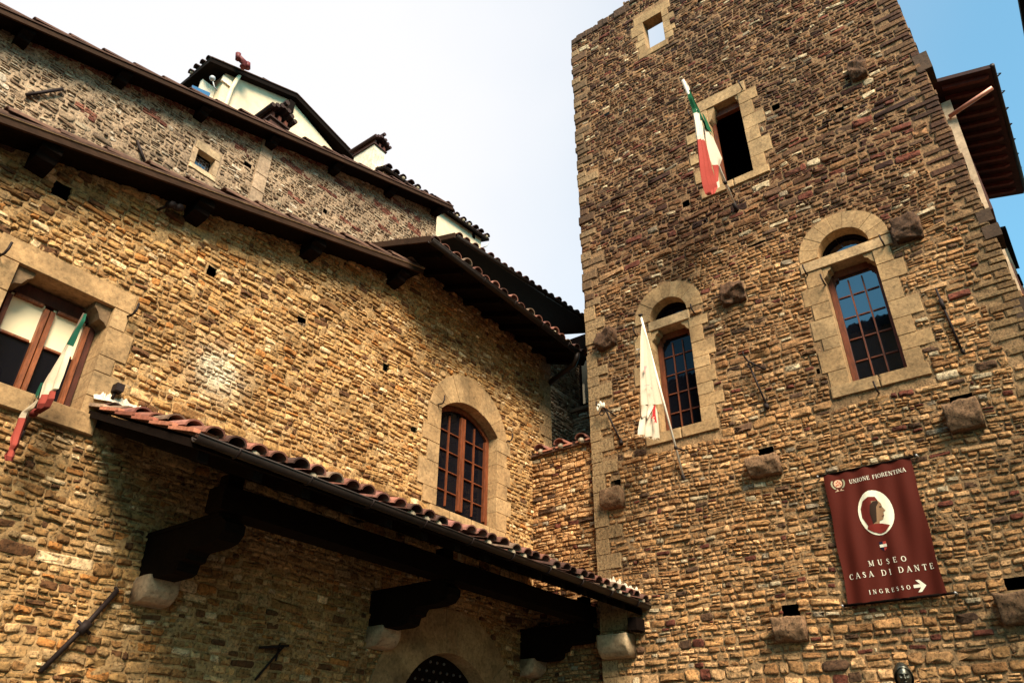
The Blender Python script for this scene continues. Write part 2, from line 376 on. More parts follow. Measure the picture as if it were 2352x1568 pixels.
# ------------------------------------------------------------------ tiled roof helper
TILE = [(0.22, 0.085, 0.055), (0.15, 0.06, 0.038), (0.28, 0.12, 0.085), (0.10, 0.045, 0.03), (0.22, 0.14, 0.09), (0.25, 0.10, 0.075), (0.07, 0.035, 0.025)]
def tile_roof(mb, O, U, V, lu, lv, pitch=0.21, tl=0.36, r=0.085, seed=1, col=None, cover=0.03, bulge=True):
    """cover tiles in columns: U along the eave, V up the slope (unit vectors), O the eave corner"""
    rr = random.Random(seed); O = np.array(O, float); U = np.array(U, float); V = np.array(V, float); U /= np.linalg.norm(U); V /= np.linalg.norm(V)
    W = np.cross(U, V); W = W if W[2] > 0 else -W
    nu = max(1, int(lu / pitch + 0.5)); nv = max(1, int(lv / tl + 0.99))
    mb.prism([O - W * 0.0, O + U * lu, O + U * lu + V * lv, O + V * lv], W * 0.02, (0.07, 0.035, 0.022))
    for i in range(nu):
        cu = (i + 0.5) * lu / nu; sh = rr.uniform(-0.02, 0.02)
        for k in range(nv):
            c = col or rr.choice(TILE); c = sc(c, rr.uniform(0.7, 1.2))
            v0 = k * tl - 0.05 + sh; v1 = min(lv, v0 + tl + 0.07); lift0 = cover + 0.035; lift1 = cover
            vs = []
            du = rr.uniform(-0.012, 0.012); lift0 += rr.uniform(-0.012, 0.02)
            for (vv, lf, rad) in ((v0, lift0, r), (v1, lift1, r * 0.82)):
                for q in range(9):
                    a = math.pi * q / 8
                    vs.append(O + U * (cu + du - math.cos(a) * rad) + V * vv + W * (lf - 0.03 + math.sin(a) * rad * 0.8))
            for (vv, lf, rad) in ((v0, lift0, r - 0.015), (v1, lift1, r * 0.82 - 0.015)):
                for q in range(9):
                    a = math.pi * q / 8
                    vs.append(O + U * (cu + du - math.cos(a) * rad) + V * vv + W * (lf - 0.03 + math.sin(a) * rad * 0.8))
            fs = [(q, q + 1, 9 + q + 1, 9 + q) for q in range(8)] + [(18 + q, 18 + 9 + q, 18 + 10 + q, 18 + q + 1) for q in range(8)]
            fs += [(q, 18 + q, 19 + q, q + 1) for q in range(8)] + [(9 + q, 10 + q, 28 + q, 27 + q) for q in range(8)]
            mb.add(vs, fs, c)
            if k == 0:      # mortar plug under the first cover tile
                if rr.random() < 0.35:
                    mb.ball(O + U * cu + V * (v0 + 0.05) + W * 0.015, (r * 0.6, r * 0.6, r * 0.5), (0.34, 0.27, 0.18), 8)

# ------------------------------------------------------------------ colours of the walls
GOLD = [(0.40, 0.265, 0.115), (0.34, 0.215, 0.085), (0.45, 0.32, 0.16), (0.27, 0.165, 0.062), (0.37, 0.24, 0.095), (0.22, 0.125, 0.045)]
def gold_col(s, z, kind, r):
    c = r.choice(GOLD); k = r.uniform(0.74, 1.12) * (1 + 0.14 * snoise(s, z, 0.8, 1.0)) * (1 + 0.22 * math.exp(-((s - 8.0) ** 2 / 4.5 + (z - 5.0) ** 2 / 0.9)))  # last factor paints a glow of light onto the stones around the arched window
    q = r.random()
    if q < 0.05: c = (0.33, 0.16, 0.045)
    elif q < 0.11: c = (0.11, 0.055, 0.022)
    elif q < 0.16: c = (0.56, 0.45, 0.27)
    pale = math.exp(-((s - 3.55) ** 2 / 0.06 + (z - 5.22) ** 2 / 0.05))
    c = lerp((c[0] * 1.12, c[1] * 0.97, c[2] * 0.86), (0.7, 0.6, 0.42), pale * 0.9)
    return sc(c, k)
def gold_mortar(s, z):
    c = (0.34, 0.205, 0.085)
    pale = math.exp(-((s - 3.55) ** 2 / 0.06 + (z - 5.22) ** 2 / 0.05))
    return sc(lerp(c, (0.7, 0.62, 0.45), pale * 0.9), 1 + 0.12 * snoise(s, z, 1.5, 3))
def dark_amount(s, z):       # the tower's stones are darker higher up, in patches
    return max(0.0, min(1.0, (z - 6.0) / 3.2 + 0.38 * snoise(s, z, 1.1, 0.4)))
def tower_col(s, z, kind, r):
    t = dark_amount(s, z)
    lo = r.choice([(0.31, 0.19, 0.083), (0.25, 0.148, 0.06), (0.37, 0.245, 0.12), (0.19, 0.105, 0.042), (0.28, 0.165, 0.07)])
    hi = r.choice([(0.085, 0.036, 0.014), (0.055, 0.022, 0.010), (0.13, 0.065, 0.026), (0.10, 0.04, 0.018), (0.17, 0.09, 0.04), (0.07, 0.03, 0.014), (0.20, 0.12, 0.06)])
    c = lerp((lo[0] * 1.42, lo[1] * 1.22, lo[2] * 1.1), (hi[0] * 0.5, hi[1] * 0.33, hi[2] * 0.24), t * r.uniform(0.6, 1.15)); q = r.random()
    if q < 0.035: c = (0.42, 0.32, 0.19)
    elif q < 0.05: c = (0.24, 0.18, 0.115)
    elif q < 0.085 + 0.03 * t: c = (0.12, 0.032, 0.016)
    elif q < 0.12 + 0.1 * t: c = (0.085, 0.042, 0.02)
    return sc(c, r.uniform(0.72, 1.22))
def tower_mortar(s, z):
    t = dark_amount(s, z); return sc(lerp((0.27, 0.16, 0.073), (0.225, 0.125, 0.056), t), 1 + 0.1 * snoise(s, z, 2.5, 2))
def brown_col(s, z, kind, r):
    if kind > 0: return sc(r.choice([(0.15, 0.05, 0.03), (0.12, 0.036, 0.022), (0.2, 0.075, 0.045)]), r.uniform(0.8, 1.15))
    c = r.choice([(0.29, 0.205, 0.125), (0.23, 0.155, 0.092), (0.26, 0.18, 0.108), (0.16, 0.10, 0.058), (0.13, 0.088, 0.055), (0.35, 0.275, 0.18), (0.24, 0.17, 0.105), (0.28, 0.2, 0.13)])
    if r.random() < 0.06: c = (0.45, 0.37, 0.27)
    return sc(c, r.uniform(0.75, 1.15))
def brown_mortar(s, z): return sc((0.30, 0.21, 0.13), 1 + 0.15 * snoise(s, z, 2.0, 5))
PIETRA = [(0.33, 0.205, 0.093), (0.36, 0.23, 0.108), (0.31, 0.19, 0.085), (0.34, 0.215, 0.10)]
def pietra(k=1.0): return sc(rnd.choice(PIETRA), rnd.uniform(0.86, 1.02) * k)
DARKP = (0.06, 0.035, 0.022)

# ================================================================== GOLD STONE HOUSE (left)
def rect(s0, z0, s1, z1): return [(s0, z0), (s1, z0), (s1, z1), (s0, z1)]
def arch_pts(sc_, zs, hw, rise, n=14):       # arc from left spring to right spring
    R = (hw * hw + rise * rise) / (2 * rise); cz = zs + rise - R; a0 = math.asin(min(1, hw / R)); 
    if rise > hw: a0 = math.pi - a0
    return [(sc_ - R * math.sin(a0 - 2 * a0 * i / n), cz + R * math.cos(a0 - 2 * a0 * i / n)) for i in range(n + 1)]
def arch_ring(mb, frame, cs, zs, hw, rise, hwo, riseo, nvous, dfront, dback, colk=1.0, zcut=None):
    inn = arch_pts(cs, zs, hw, rise, nvous * 2); outr = arch_pts(cs, zs, hwo, riseo, nvous * 2)
    for i in range(nvous):
        p = [inn[2 * i], inn[2 * i + 1], inn[2 * i + 2], outr[2 * i + 2], outr[2 * i + 1], outr[2 * i]]
        mb.block(p, dfront, dback, frame, pietra(colk), 0.005, 0.004)
    return inn, outr
def jambs(mb, frame, s_in, side, z0, z1, depth, wmin, wmax, hmin=0.16, hmax=0.32, dfront=0.02, colk=1.0, blocks=None):
    z = z0; q = 0
    while z < z1 - 0.02:
        h = rnd.uniform(hmin, hmax); 
        if z1 - z - h < hmin * 0.7: h = z1 - z
        wd = (wmax if q % 2 else wmin) * rnd.uniform(0.85, 1.12); q += 1
        a, b = (s_in, s_in + wd * side)
        mb.bbox((min(a, b), z, -depth), (max(a, b), z + h, dfront), frame, pietra(colk), 0.005, 0.004)
        if blocks is not None: blocks.append(rect(min(a, b) - 0.008, z, max(a, b) + 0.008, z + h))
        z += h
def hook(parent, frame, s, z, k=1.0, lean=0.0):
    m = MB(); P = [(0, 0, 0), (0.0, -0.01, 0.07), (0.01 + lean, 0.0, 0.10), (0.02 + lean, 0.05, 0.115), (0.025 + lean, 0.12, 0.11)]
    m.tube([frame(s + p[0] * k, z + p[1] * k, p[2] * k) for p in P], 0.011, 6); return m.build('iron_hook', 'iron', parent, True)

house = thing('stone_house', 'gold coloured rough stone house with low sloping roof edge, left of the square tower', 'house', (4.5, YL + 1.0, 0))
def rake_z(s): return 6.38 + 0.285 * (s - 1.0)
opL = rect(1.56, 4.33, 2.40, 5.40)                       # left window opening
opA_s0, opA_s1, opA_z0 = 6.92, 8.19, 4.75
archA = arch_pts(7.555, 6.15, 0.635, 0.27, 12)
opA = [(opA_s0, opA_z0), (opA_s1, opA_z0)] + archA[::-1]
outerL = [(-1.2, 0), (9.15, 0), (9.15, 6.2), (9.66, 6.2), (9.66, 8.25), (6.1, 8.25), (6.0, 7.9), (-1.2, rake_z(-1.2) + 0.05)]
blkL = [rect(1.34, 5.40, 2.58, 5.62), rect(1.36, 4.15, 2.55, 4.33), opL, opA]
surr = MB()
surr.bbox((1.35, 5.40, -0.28), (2.58, 5.61, 0.018), FL, (0.31, 0.19, 0.085), 0.006)
jambs(surr, FL, 2.40, 1, 4.33, 5.40, 0.27, 0.17, 0.24, 0.15, 0.3, 0.02, 1.0, blkL)
jambs(surr, FL, 1.56, -1, 4.33, 5.40, 0.27, 0.15, 0.21, 0.15, 0.3, 0.02, 1.0, blkL)
for a, b in ((1.37, 2.03), (2.03, 2.55)):
    surr.bbox((a + 0.002, 4.15, -0.3), (b, 4.33, 0.06), FL, pietra(1.1), 0.008)
# corbelled brackets under the lintel ends
for sx, sd in ((2.40, -1), (1.56, 1)):
    pr = [(sx, 5.398), (sx + sd * 0.16, 5.398), (sx + sd * 0.15, 5.35), (sx + sd * 0.11, 5.31), (sx + sd * 0.08, 5.25), (sx + sd * 0.03, 5.23), (sx, 5.20)]
    surr.block(pr if sd > 0 else pr[::-1], -0.03, -0.26, FL, (0.16, 0.10, 0.05), 0.004)
surr.build('window_surround', 'dressed', house)
# left window: two leaves
wn = MB()
dW = -0.235
def bar(m, s0, z0, s1, z1, d0, d1, frame, col=(.5, .5, .5)): m.bbox((s0, z0, d0), (s1, z1, d1), frame, col, 0.004)
bar(wn, 2.335, 4.34, 2.395, 5.38, dW - 0.06, dW + 0.02, FL)
bar(wn, 1.56, 4.34, 1.615, 5.38, dW - 0.06, dW + 0.02, FL)
bar(wn, 1.615, 5.26, 2.335, 5.38, dW - 0.06, dW + 0.02, FL)
bar(wn, 1.615, 4.34, 2.335, 4.38, dW - 0.06, dW + 0.015, FL)
wf = wn.build('window_frame', 'frame_dark', house)  # frame colour darkened to stand for the shade inside the opening
for (a, b) in ((1.618, 1.972), (1.978, 2.332)):
    lf = MB(); bar(lf, a, 4.38, a + 0.045, 5.255, dW - 0.04, dW + 0.045, FL); bar(lf, b - 0.045, 4.38, b, 5.255, dW - 0.04, dW + 0.045, FL)
    bar(lf, a + 0.045, 5.225, b - 0.045, 5.255, dW - 0.04, dW + 0.04, FL); bar(lf, a + 0.045, 4.38, b - 0.045, 4.43, dW - 0.04, dW + 0.04, FL)
    bar(lf, a + 0.045, 4.865, b - 0.045, 4.89, dW - 0.03, dW + 0.02, FL)
    o = lf.build('casement', 'frame_lit', house)
    g = MB(); g.box((a + 0.035, 4.88, dW - 0.005), (b - 0.035, 5.26, dW - 0.015), frame=FL); g.build('painted_reflection', 'painted_reflection', o)  # upper panes coloured cream, a painted reflection of a sunlit facade
    g = MB(); g.box((a + 0.035, 4.42, dW - 0.005), (b - 0.035, 4.868, dW - 0.015), frame=FL); g.build('lower_pane', 'glass_dark', o)

# arched window
sA = MB()
inn, outr = arch_ring(sA, FL, 7.555, 6.15, 0.635, 0.27, 0.88, 0.72, 13, 0.02, -0.30, 1.05)
jambs(sA, FL, opA_s0, -1, opA_z0, 6.15, 0.30, 0.24, 0.36, 0.2, 0.36, 0.018, 1.05, blkL)
jambs(sA, FL, opA_s1, 1, opA_z0, 6.15, 0.30, 0.24, 0.36, 0.2, 0.36, 0.018, 1.05, blkL)
for a, b in ((6.80, 7.2), (7.2, 7.65), (7.65, 8.05), (8.05, 8.42)):
    sA.bbox((a + 0.002, 4.64, -0.3), (b, 4.75, 0.02), FL, pietra(1.1), 0.006)
blkL.append([(6.675, 6.15)] + outr + [(8.435, 6.15)]); blkL.append(rect(6.8, 4.63, 8.42, 4.76))
sA.build('arched_window_surround', 'dressed', house)
dA = -0.16
fr = MB()
bar(fr, 6.93, 4.76, 6.99, 6.18, dA - 0.05, dA + 0.02, FL); bar(fr, 8.12, 4.76, 8.18, 6.18, dA - 0.05, dA + 0.02, FL)
ap = arch_pts(7.555, 6.14, 0.63, 0.27, 14); ai = arch_pts(7.555, 6.10, 0.57, 0.235, 14)
for i in range(14): fr.block([ai[i], ai[i + 1], ap[i + 1], ap[i]], dA + 0.02, dA - 0.05, FL, bev=0.002)
bar(fr, 6.99, 4.76, 8.12, 4.80, dA - 0.05, dA + 0.015, FL)
o = fr.build('arched_window_frame', 'frame', house)
def archz(s): # underside of the arch
    R = (0.57 ** 2 + 0.235 ** 2) / (2 * 0.235); return 6.10 + 0.235 - R + math.sqrt(max(0, R * R - (s - 7.555) ** 2))
for (a, b) in ((6.995, 7.55), (7.56, 8.115)):
    lf = MB(); m_ = (a + b) / 2
    for s0, s1 in ((a, a + 0.045), (b - 0.045, b)): bar(lf, s0, 4.80, s1, archz((s0 + s1) / 2), dA - 0.03, dA + 0.04, FL)
    bar(lf, m_ - 0.010, 4.80, m_ + 0.010, archz(m_), dA - 0.02, dA + 0.02, FL)
    for zz in (5.08, 5.37, 5.66, 5.95): bar(lf, a + 0.045, zz - 0.009, m_ - 0.010, zz + 0.009, dA - 0.018, dA + 0.017, FL); bar(lf, m_ + 0.010, zz - 0.009, b - 0.045, zz + 0.009, dA - 0.018, dA + 0.017, FL)
    o = lf.build('casement', 'frame', house)
    g = MB(); pts = [(a + 0.03, 4.79), (b - 0.03, 4.79)] + [(a + 0.03 + (b - a - 0.06) * k / 6, archz(a + (b - a) * k / 6) + 0.01) for k in range(6, -1, -1)]
    g.prism([FL(p[0], p[1], dA - 0.008) for p in pts], (0, 0.006, 0)); g.build('panes', 'glass_dark', o)
# rooms behind the glass
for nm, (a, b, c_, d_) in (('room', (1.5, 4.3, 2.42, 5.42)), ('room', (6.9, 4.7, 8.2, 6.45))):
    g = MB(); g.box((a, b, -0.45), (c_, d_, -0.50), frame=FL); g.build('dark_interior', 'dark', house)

# studded door under the canopy
dA2 = arch_pts(7.36, 2.25, 0.92, 0.76, 16); dO = arch_pts(7.36, 2.25, 1.35, 1.27, 16)
door_op = [(6.44, 0.0), (8.28, 0.0)] + dA2[::-1]
dm = MB(); arch_ring(dm, FL, 7.36, 2.25, 0.92, 0.76, 1.38, 1.28, 15, 0.02, -0.3, 0.9)
jambs(dm, FL, 6.44, -1, 0, 2.25, 0.3, 0.35, 0.5, 0.3, 0.45, 0.02, 0.9, blkL); jambs(dm, FL, 8.28, 1, 0, 2.25, 0.3, 0.35, 0.5, 0.3, 0.45, 0.02, 0.9, blkL)
blkL.append([(5.98, 2.25)] + dO + [(8.74, 2.25)]); blkL.append(door_op)
dm.build('door_surround', 'dressed', house)
dd = MB(); dd.prism([FL(p[0], p[1], -0.22) for p in door_op], (0, 0.06, 0)); st = dd
for i in range(15):
    for k in range(26):
        s_ = 6.55 + i * 0.125 + (k % 2) * 0.06; z_ = 0.3 + k * 0.105
        if inside(door_op, s_, z_ + 0.05): p = FL(s_, z_, -0.21); st.ball(p, (0.018, 0.018, 0.018), n=6, mi=1)
st.build('studded_door', ['darkwood', vmat('stud_iron', 0.4, 30, 0.2, 0.1, 0.001, col=(0.12, 0.11, 0.10), metal=0.6)], house)

# putlog holes
holesL = [rect(1.57, 6.22, 1.71, 6.36), rect(3.14, 6.25, 3.27, 6.36), rect(4.37, 6.24, 4.49, 6.36), rect(5.76, 6.26, 5.87, 6.36), rect(6.37, 5.62, 6.47, 5.70)]
for h in holesL: hb = MB(); hb.box((h[0][0] - 0.04, h[0][1] - 0.04, -0.25), (h[2][0] + 0.04, h[2][1] + 0.04, -0.24), frame=FL); hb.build('putlog_hole', 'dark', house)
def grow(p, k): 
    cx = sum(q[0] for q in p) / len(p); cy = sum(q[1] for q in p) / len(p)
    return [(x + (k if x > cx else -k), y + (k if y > cy else -k)) for x, y in p]
# quoins of the right hand corner
wl = MB(); qm = wl; z = 6.2; q = 0
while z < 8.1:
    h = rnd.uniform(0.16, 0.26); wd = 0.22 if q % 2 else 0.34; q += 1
    qm.bbox((9.68 - wd, z, -0.3), (9.68, min(z + h, 8.2), 0.02), FL, pietra(0.85), 0.008, 0.006); blkL.append(rect(9.67 - wd, z, 9.7, z + h)); z += h
def gold_prot(s, z): return 1.0 if z > 4.3 else 1.15
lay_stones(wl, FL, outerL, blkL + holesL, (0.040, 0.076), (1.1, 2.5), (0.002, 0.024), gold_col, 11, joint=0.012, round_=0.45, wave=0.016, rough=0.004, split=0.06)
mortar(wl, FL, outerL, [grow(opL, 0.05), grow(opA, 0.04), grow(door_op, 0.05)] + holesL, gold_mortar, 12, 0.04, 0.0065, 0.006)
# the return wall beyond the corner
wl.box((9.64, 5.5, -0.02), (9.66, 8.3, -2.1), (0.2, 0.13, 0.06), frame=FL)
wl.build('wall', 'stone', house)
for s_, z_ in ((6.83, 6.19), (8.41, 6.19), (2.53, 5.39), (1.40, 5.39)): hook(house, FL, s_, z_ - 0.02)

# low roof of the gold house: rake edge, purlins, tiles
def rk(s, y, dz): return (s, y, rake_z(s) + dz)
y0r = YL - 0.34
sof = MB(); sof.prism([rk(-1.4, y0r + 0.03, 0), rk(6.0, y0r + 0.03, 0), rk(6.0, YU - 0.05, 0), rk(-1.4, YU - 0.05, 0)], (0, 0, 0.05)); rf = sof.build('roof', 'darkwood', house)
fa = MB(); fa.prism([rk(-1.4, y0r, -0.015), rk(6.02, y0r, -0.015), rk(6.02, y0r, 0.05), rk(-1.4, y0r, 0.05)], (0, 0.03, 0)); fa.build('barge_board', 'wood', rf)
tl = MB(); tile_roof(tl, (-1.4, y0r - 0.015, rake_z(-1.4) + 0.065), (0, 1, 0), (1, 0, 0.285), 2.3, 7.65, 0.24, 0.42, 0.10, 5, col=(0.11, 0.055, 0.033), cover=0.05)
tl.prism([rk(-1.4, y0r - 0.012, 0.058), rk(6.03, y0r - 0.012, 0.058), rk(6.03, y0r - 0.012, 0.08), rk(-1.4, y0r - 0.012, 0.08)], (0, 0.3, 0), (0.32, 0.2, 0.1))
tl.build('roof_tiles', 'tile', rf)
for s_ in (-0.06, 1.38, 2.84, 4.30, 5.73):
    m = MB(); z_ = rake_z(s_) - 0.01; hw = 0.085
    prof = [(YL + 0.05, z_), (y0r + 0.06, z_), (y0r + 0.06, z_ - 0.07), (y0r + 0.11, z_ - 0.10), (y0r + 0.13, z_ - 0.15), (y0r + 0.2, z_ - 0.17), (YL + 0.05, z_ - 0.2)]
    m.prism([(s_ - hw, p[0], p[1]) for p in prof], (2 * hw, 0, 0)); m.build('purlin_end', 'darkwood', house)

# right hand roof of the gold house, with gutter
rz = lambda y: 7.88 + 0.37 * (y - 5.62)
X0, X1 = 5.62, 9.62
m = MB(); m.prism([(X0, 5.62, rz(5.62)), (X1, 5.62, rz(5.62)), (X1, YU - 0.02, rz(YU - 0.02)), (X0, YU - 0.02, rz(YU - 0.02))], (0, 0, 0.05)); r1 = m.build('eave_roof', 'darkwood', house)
m = MB(); m.prism([(X0 - 0.02, 5.6, rz(5.6) - 0.01), (X0 - 0.02, YU - 0.05, rz(YU - 0.05) - 0.01), (X0 - 0.02, YU - 0.05, rz(YU - 0.05) + 0.09), (X0 - 0.02, 5.6, rz(5.6) + 0.09)], (0.03, 0, 0)); m.build('barge_board', 'wood', r1)
m = MB(); tile_roof(m, (X0 - 0.01, 5.66, rz(5.62) + 0.06), (1, 0, 0), (0, 1, 0.37), X1 - X0, 2.95, 0.22, 0.4, 0.09, 8); m.build('roof_tiles', 'tile', r1)
rf2 = MB()
for k in range(9):
    s_ = X0 + 0.25 + k * 0.46
    rf2 = MB(); rf2.prism([(s_, 5.66, rz(5.66) - 0.001), (s_, YL, rz(YL) - 0.001), (s_, YL, rz(YL) - 0.09), (s_, 5.70, rz(5.66) - 0.08)], (0.08, 0, 0)); rf2.build('rafter', 'darkwood', r1)
def gutter(parent, x0, x1, yz0, yz1, r=0.06, brk=6, name='gutter'):
    m = MB(); n = 10
    P0 = np.array([x0, yz0[0], yz0[1]]); P1 = np.array([x1, yz1[0], yz1[1]])
    vs = []
    for P in (P0, P1):
        for rr_ in (r, r - 0.006):
            for k in range(n + 1):
                a = math.pi + math.pi * k / n; vs.append(P + np.array([0, rr_ * math.cos(a), rr_ * math.sin(a)]))
    q = n + 1
    fs = [(k, k + 1, 2 * q + k + 1, 2 * q + k) for k in range(n)] + [(q + k, 3 * q + k, 3 * q + k + 1, q + k + 1) for k in range(n)]
    fs += [(k, q + k, q + k + 1, k + 1) for k in range(n)] + [(2 * q + k, 2 * q + k + 1, 3 * q + k + 1, 3 * q + k) for k in range(n)]
    fs += [(0, 2 * q, 3 * q, q), (n, q + n, 3 * q + n, 2 * q + n)]
    m.add(vs, fs)
    m.tube([P0 + np.array([0, -r, 0]), P1 + np.array([0, -r, 0])], 0.008, 6)
    g = m.build(name, 'gutter', parent, True)
    for i in range(brk):
        b = MB()
        t = (i + 0.5) / brk; P = P0 + (P1 - P0) * t
        b.tube([P + np.array([0, (r + 0.006) * math.cos(math.pi + math.pi * k / 8), (r + 0.006) * math.sin(math.pi + math.pi * k / 8)]) for k in range(9)] + [P + np.array([0, r + 0.02, 0.05])], 0.008, 5)
        b.build('gutter_bracket', 'iron', g, True)
    return g
g1 = gutter(r1, X0 - 0.03, X1 - 0.35, (5.57, 7.87), (5.57, 7.86), 0.05, 5)
m = MB(); m.tube([(9.22, 5.57, 7.84), (9.22, 5.58, 7.74), (9.26, 5.66, 7.66), (9.38, 5.95, 7.66), (9.62, 6.36, 7.72), (9.72, 6.5, 7.70)], 0.045, 10); m.build('downpipe', 'gutter', g1, True)

# ================================================================== TOWER
tower = thing('stone_tower', 'tall square medieval tower of dark rough stone with arched windows', 'tower', (XT + 3, 2.4, 0))
TL, TR = 5.25, -0.43
def tl_edge(z): return 5.22 + 0.0
top = [(5.25, 15.32), (5.0, 15.4), (4.45, 15.36), (4.3, 15.42), (3.98, 15.40), (3.95, 15.55), (3.86, 15.52), (3.7, 15.38), (3.0, 15.6), (1.5, 15.8), (-0.43, 15.9)]
outerR = [(TL, 0), (TL, 15.32)] + top[1:] + [(TR, 0)]
blkR = []; opsR = []
tw = MB()
# the four windows
def lintel(m, frame, s0, s1, z0, z1, d, depth=0.3, col=None, bev=0.006): m.bbox((s0, z0, -depth), (s1, z1, d), frame, col or pietra(1.1), bev, 0)
# a) roofless opening at the very top
s_a = MB()
lintel(s_a, FR, 3.0, 3.80, 14.60, 14.84, 0.01, 0.22, pietra(0.95))
jambs(s_a, FR, 3.60, 1, 13.76, 14.60, 0.22, 0.14, 0.24, 0.14, 0.24, 0.01, 0.95, blkR); jambs(s_a, FR, 3.20, -1, 13.76, 14.60, 0.22, 0.16, 0.26, 0.14, 0.24, 0.01, 0.95, blkR)
lintel(s_a, FR, 3.15, 3.78, 13.60, 13.76, 0.015, 0.22, pietra(0.95))
opsR.append(rect(3.20, 13.76, 3.60, 14.60)); blkR += [rect(3.0, 14.6, 3.8, 14.84), rect(3.15, 13.6, 3.78, 13.76)]
s_a.build('top_opening_surround', 'dressed', tower)
# b) tall open window with the tricolour
s_b = MB()
lintel(s_b, FR, 1.97, 2.92, 11.51, 11.75, 0.02, 0.3, (0.33, 0.21, 0.10))
jambs(s_b, FR, 2.67, 1, 9.80, 11.51, 0.3, 0.22, 0.42, 0.16, 0.3, 0.015, 1.0, blkR); jambs(s_b, FR, 2.13, -1, 9.80, 11.51, 0.3, 0.2, 0.34, 0.18, 0.34, 0.015, 1.0, blkR)
for a, b in ((1.88, 2.45), (2.45, 3.0)): lintel(s_b, FR, a + 0.002, b, 9.66, 9.80, 0.03)
for sx, sd in ((2.67, -1), (2.13, 1)):
    pr = [(sx, 11.508), (sx + sd * 0.13, 11.508), (sx + sd * 0.12, 11.44), (sx + sd * 0.09, 11.36), (sx + sd * 0.05, 11.26), (sx + sd * 0.02, 11.22), (sx, 11.20)]
    if sd > 0: pr = [(sx, 11.508), (sx + 0.05, 11.508), (sx + 0.045, 11.44), (sx + 0.0, 11.38)]
    s_b.block(pr, 0.0, -0.2, FR, pietra(0.9), 0.004)
opsR.append(rect(2.13, 9.80, 2.67, 11.51)); blkR += [rect(1.97, 11.51, 2.92, 11.75), rect(1.88, 9.66, 3.0, 9.8)]
s_b.build('tall_window_surround', 'dressed', tower)
m = MB(); bar(m, 2.15, 11.36, 2.67, 11.50, -0.2, -0.12, FR); bar(m, 2.61, 9.8, 2.665, 11.36, -0.2, -0.14, FR); m.build('window_frame', 'frame', tower)
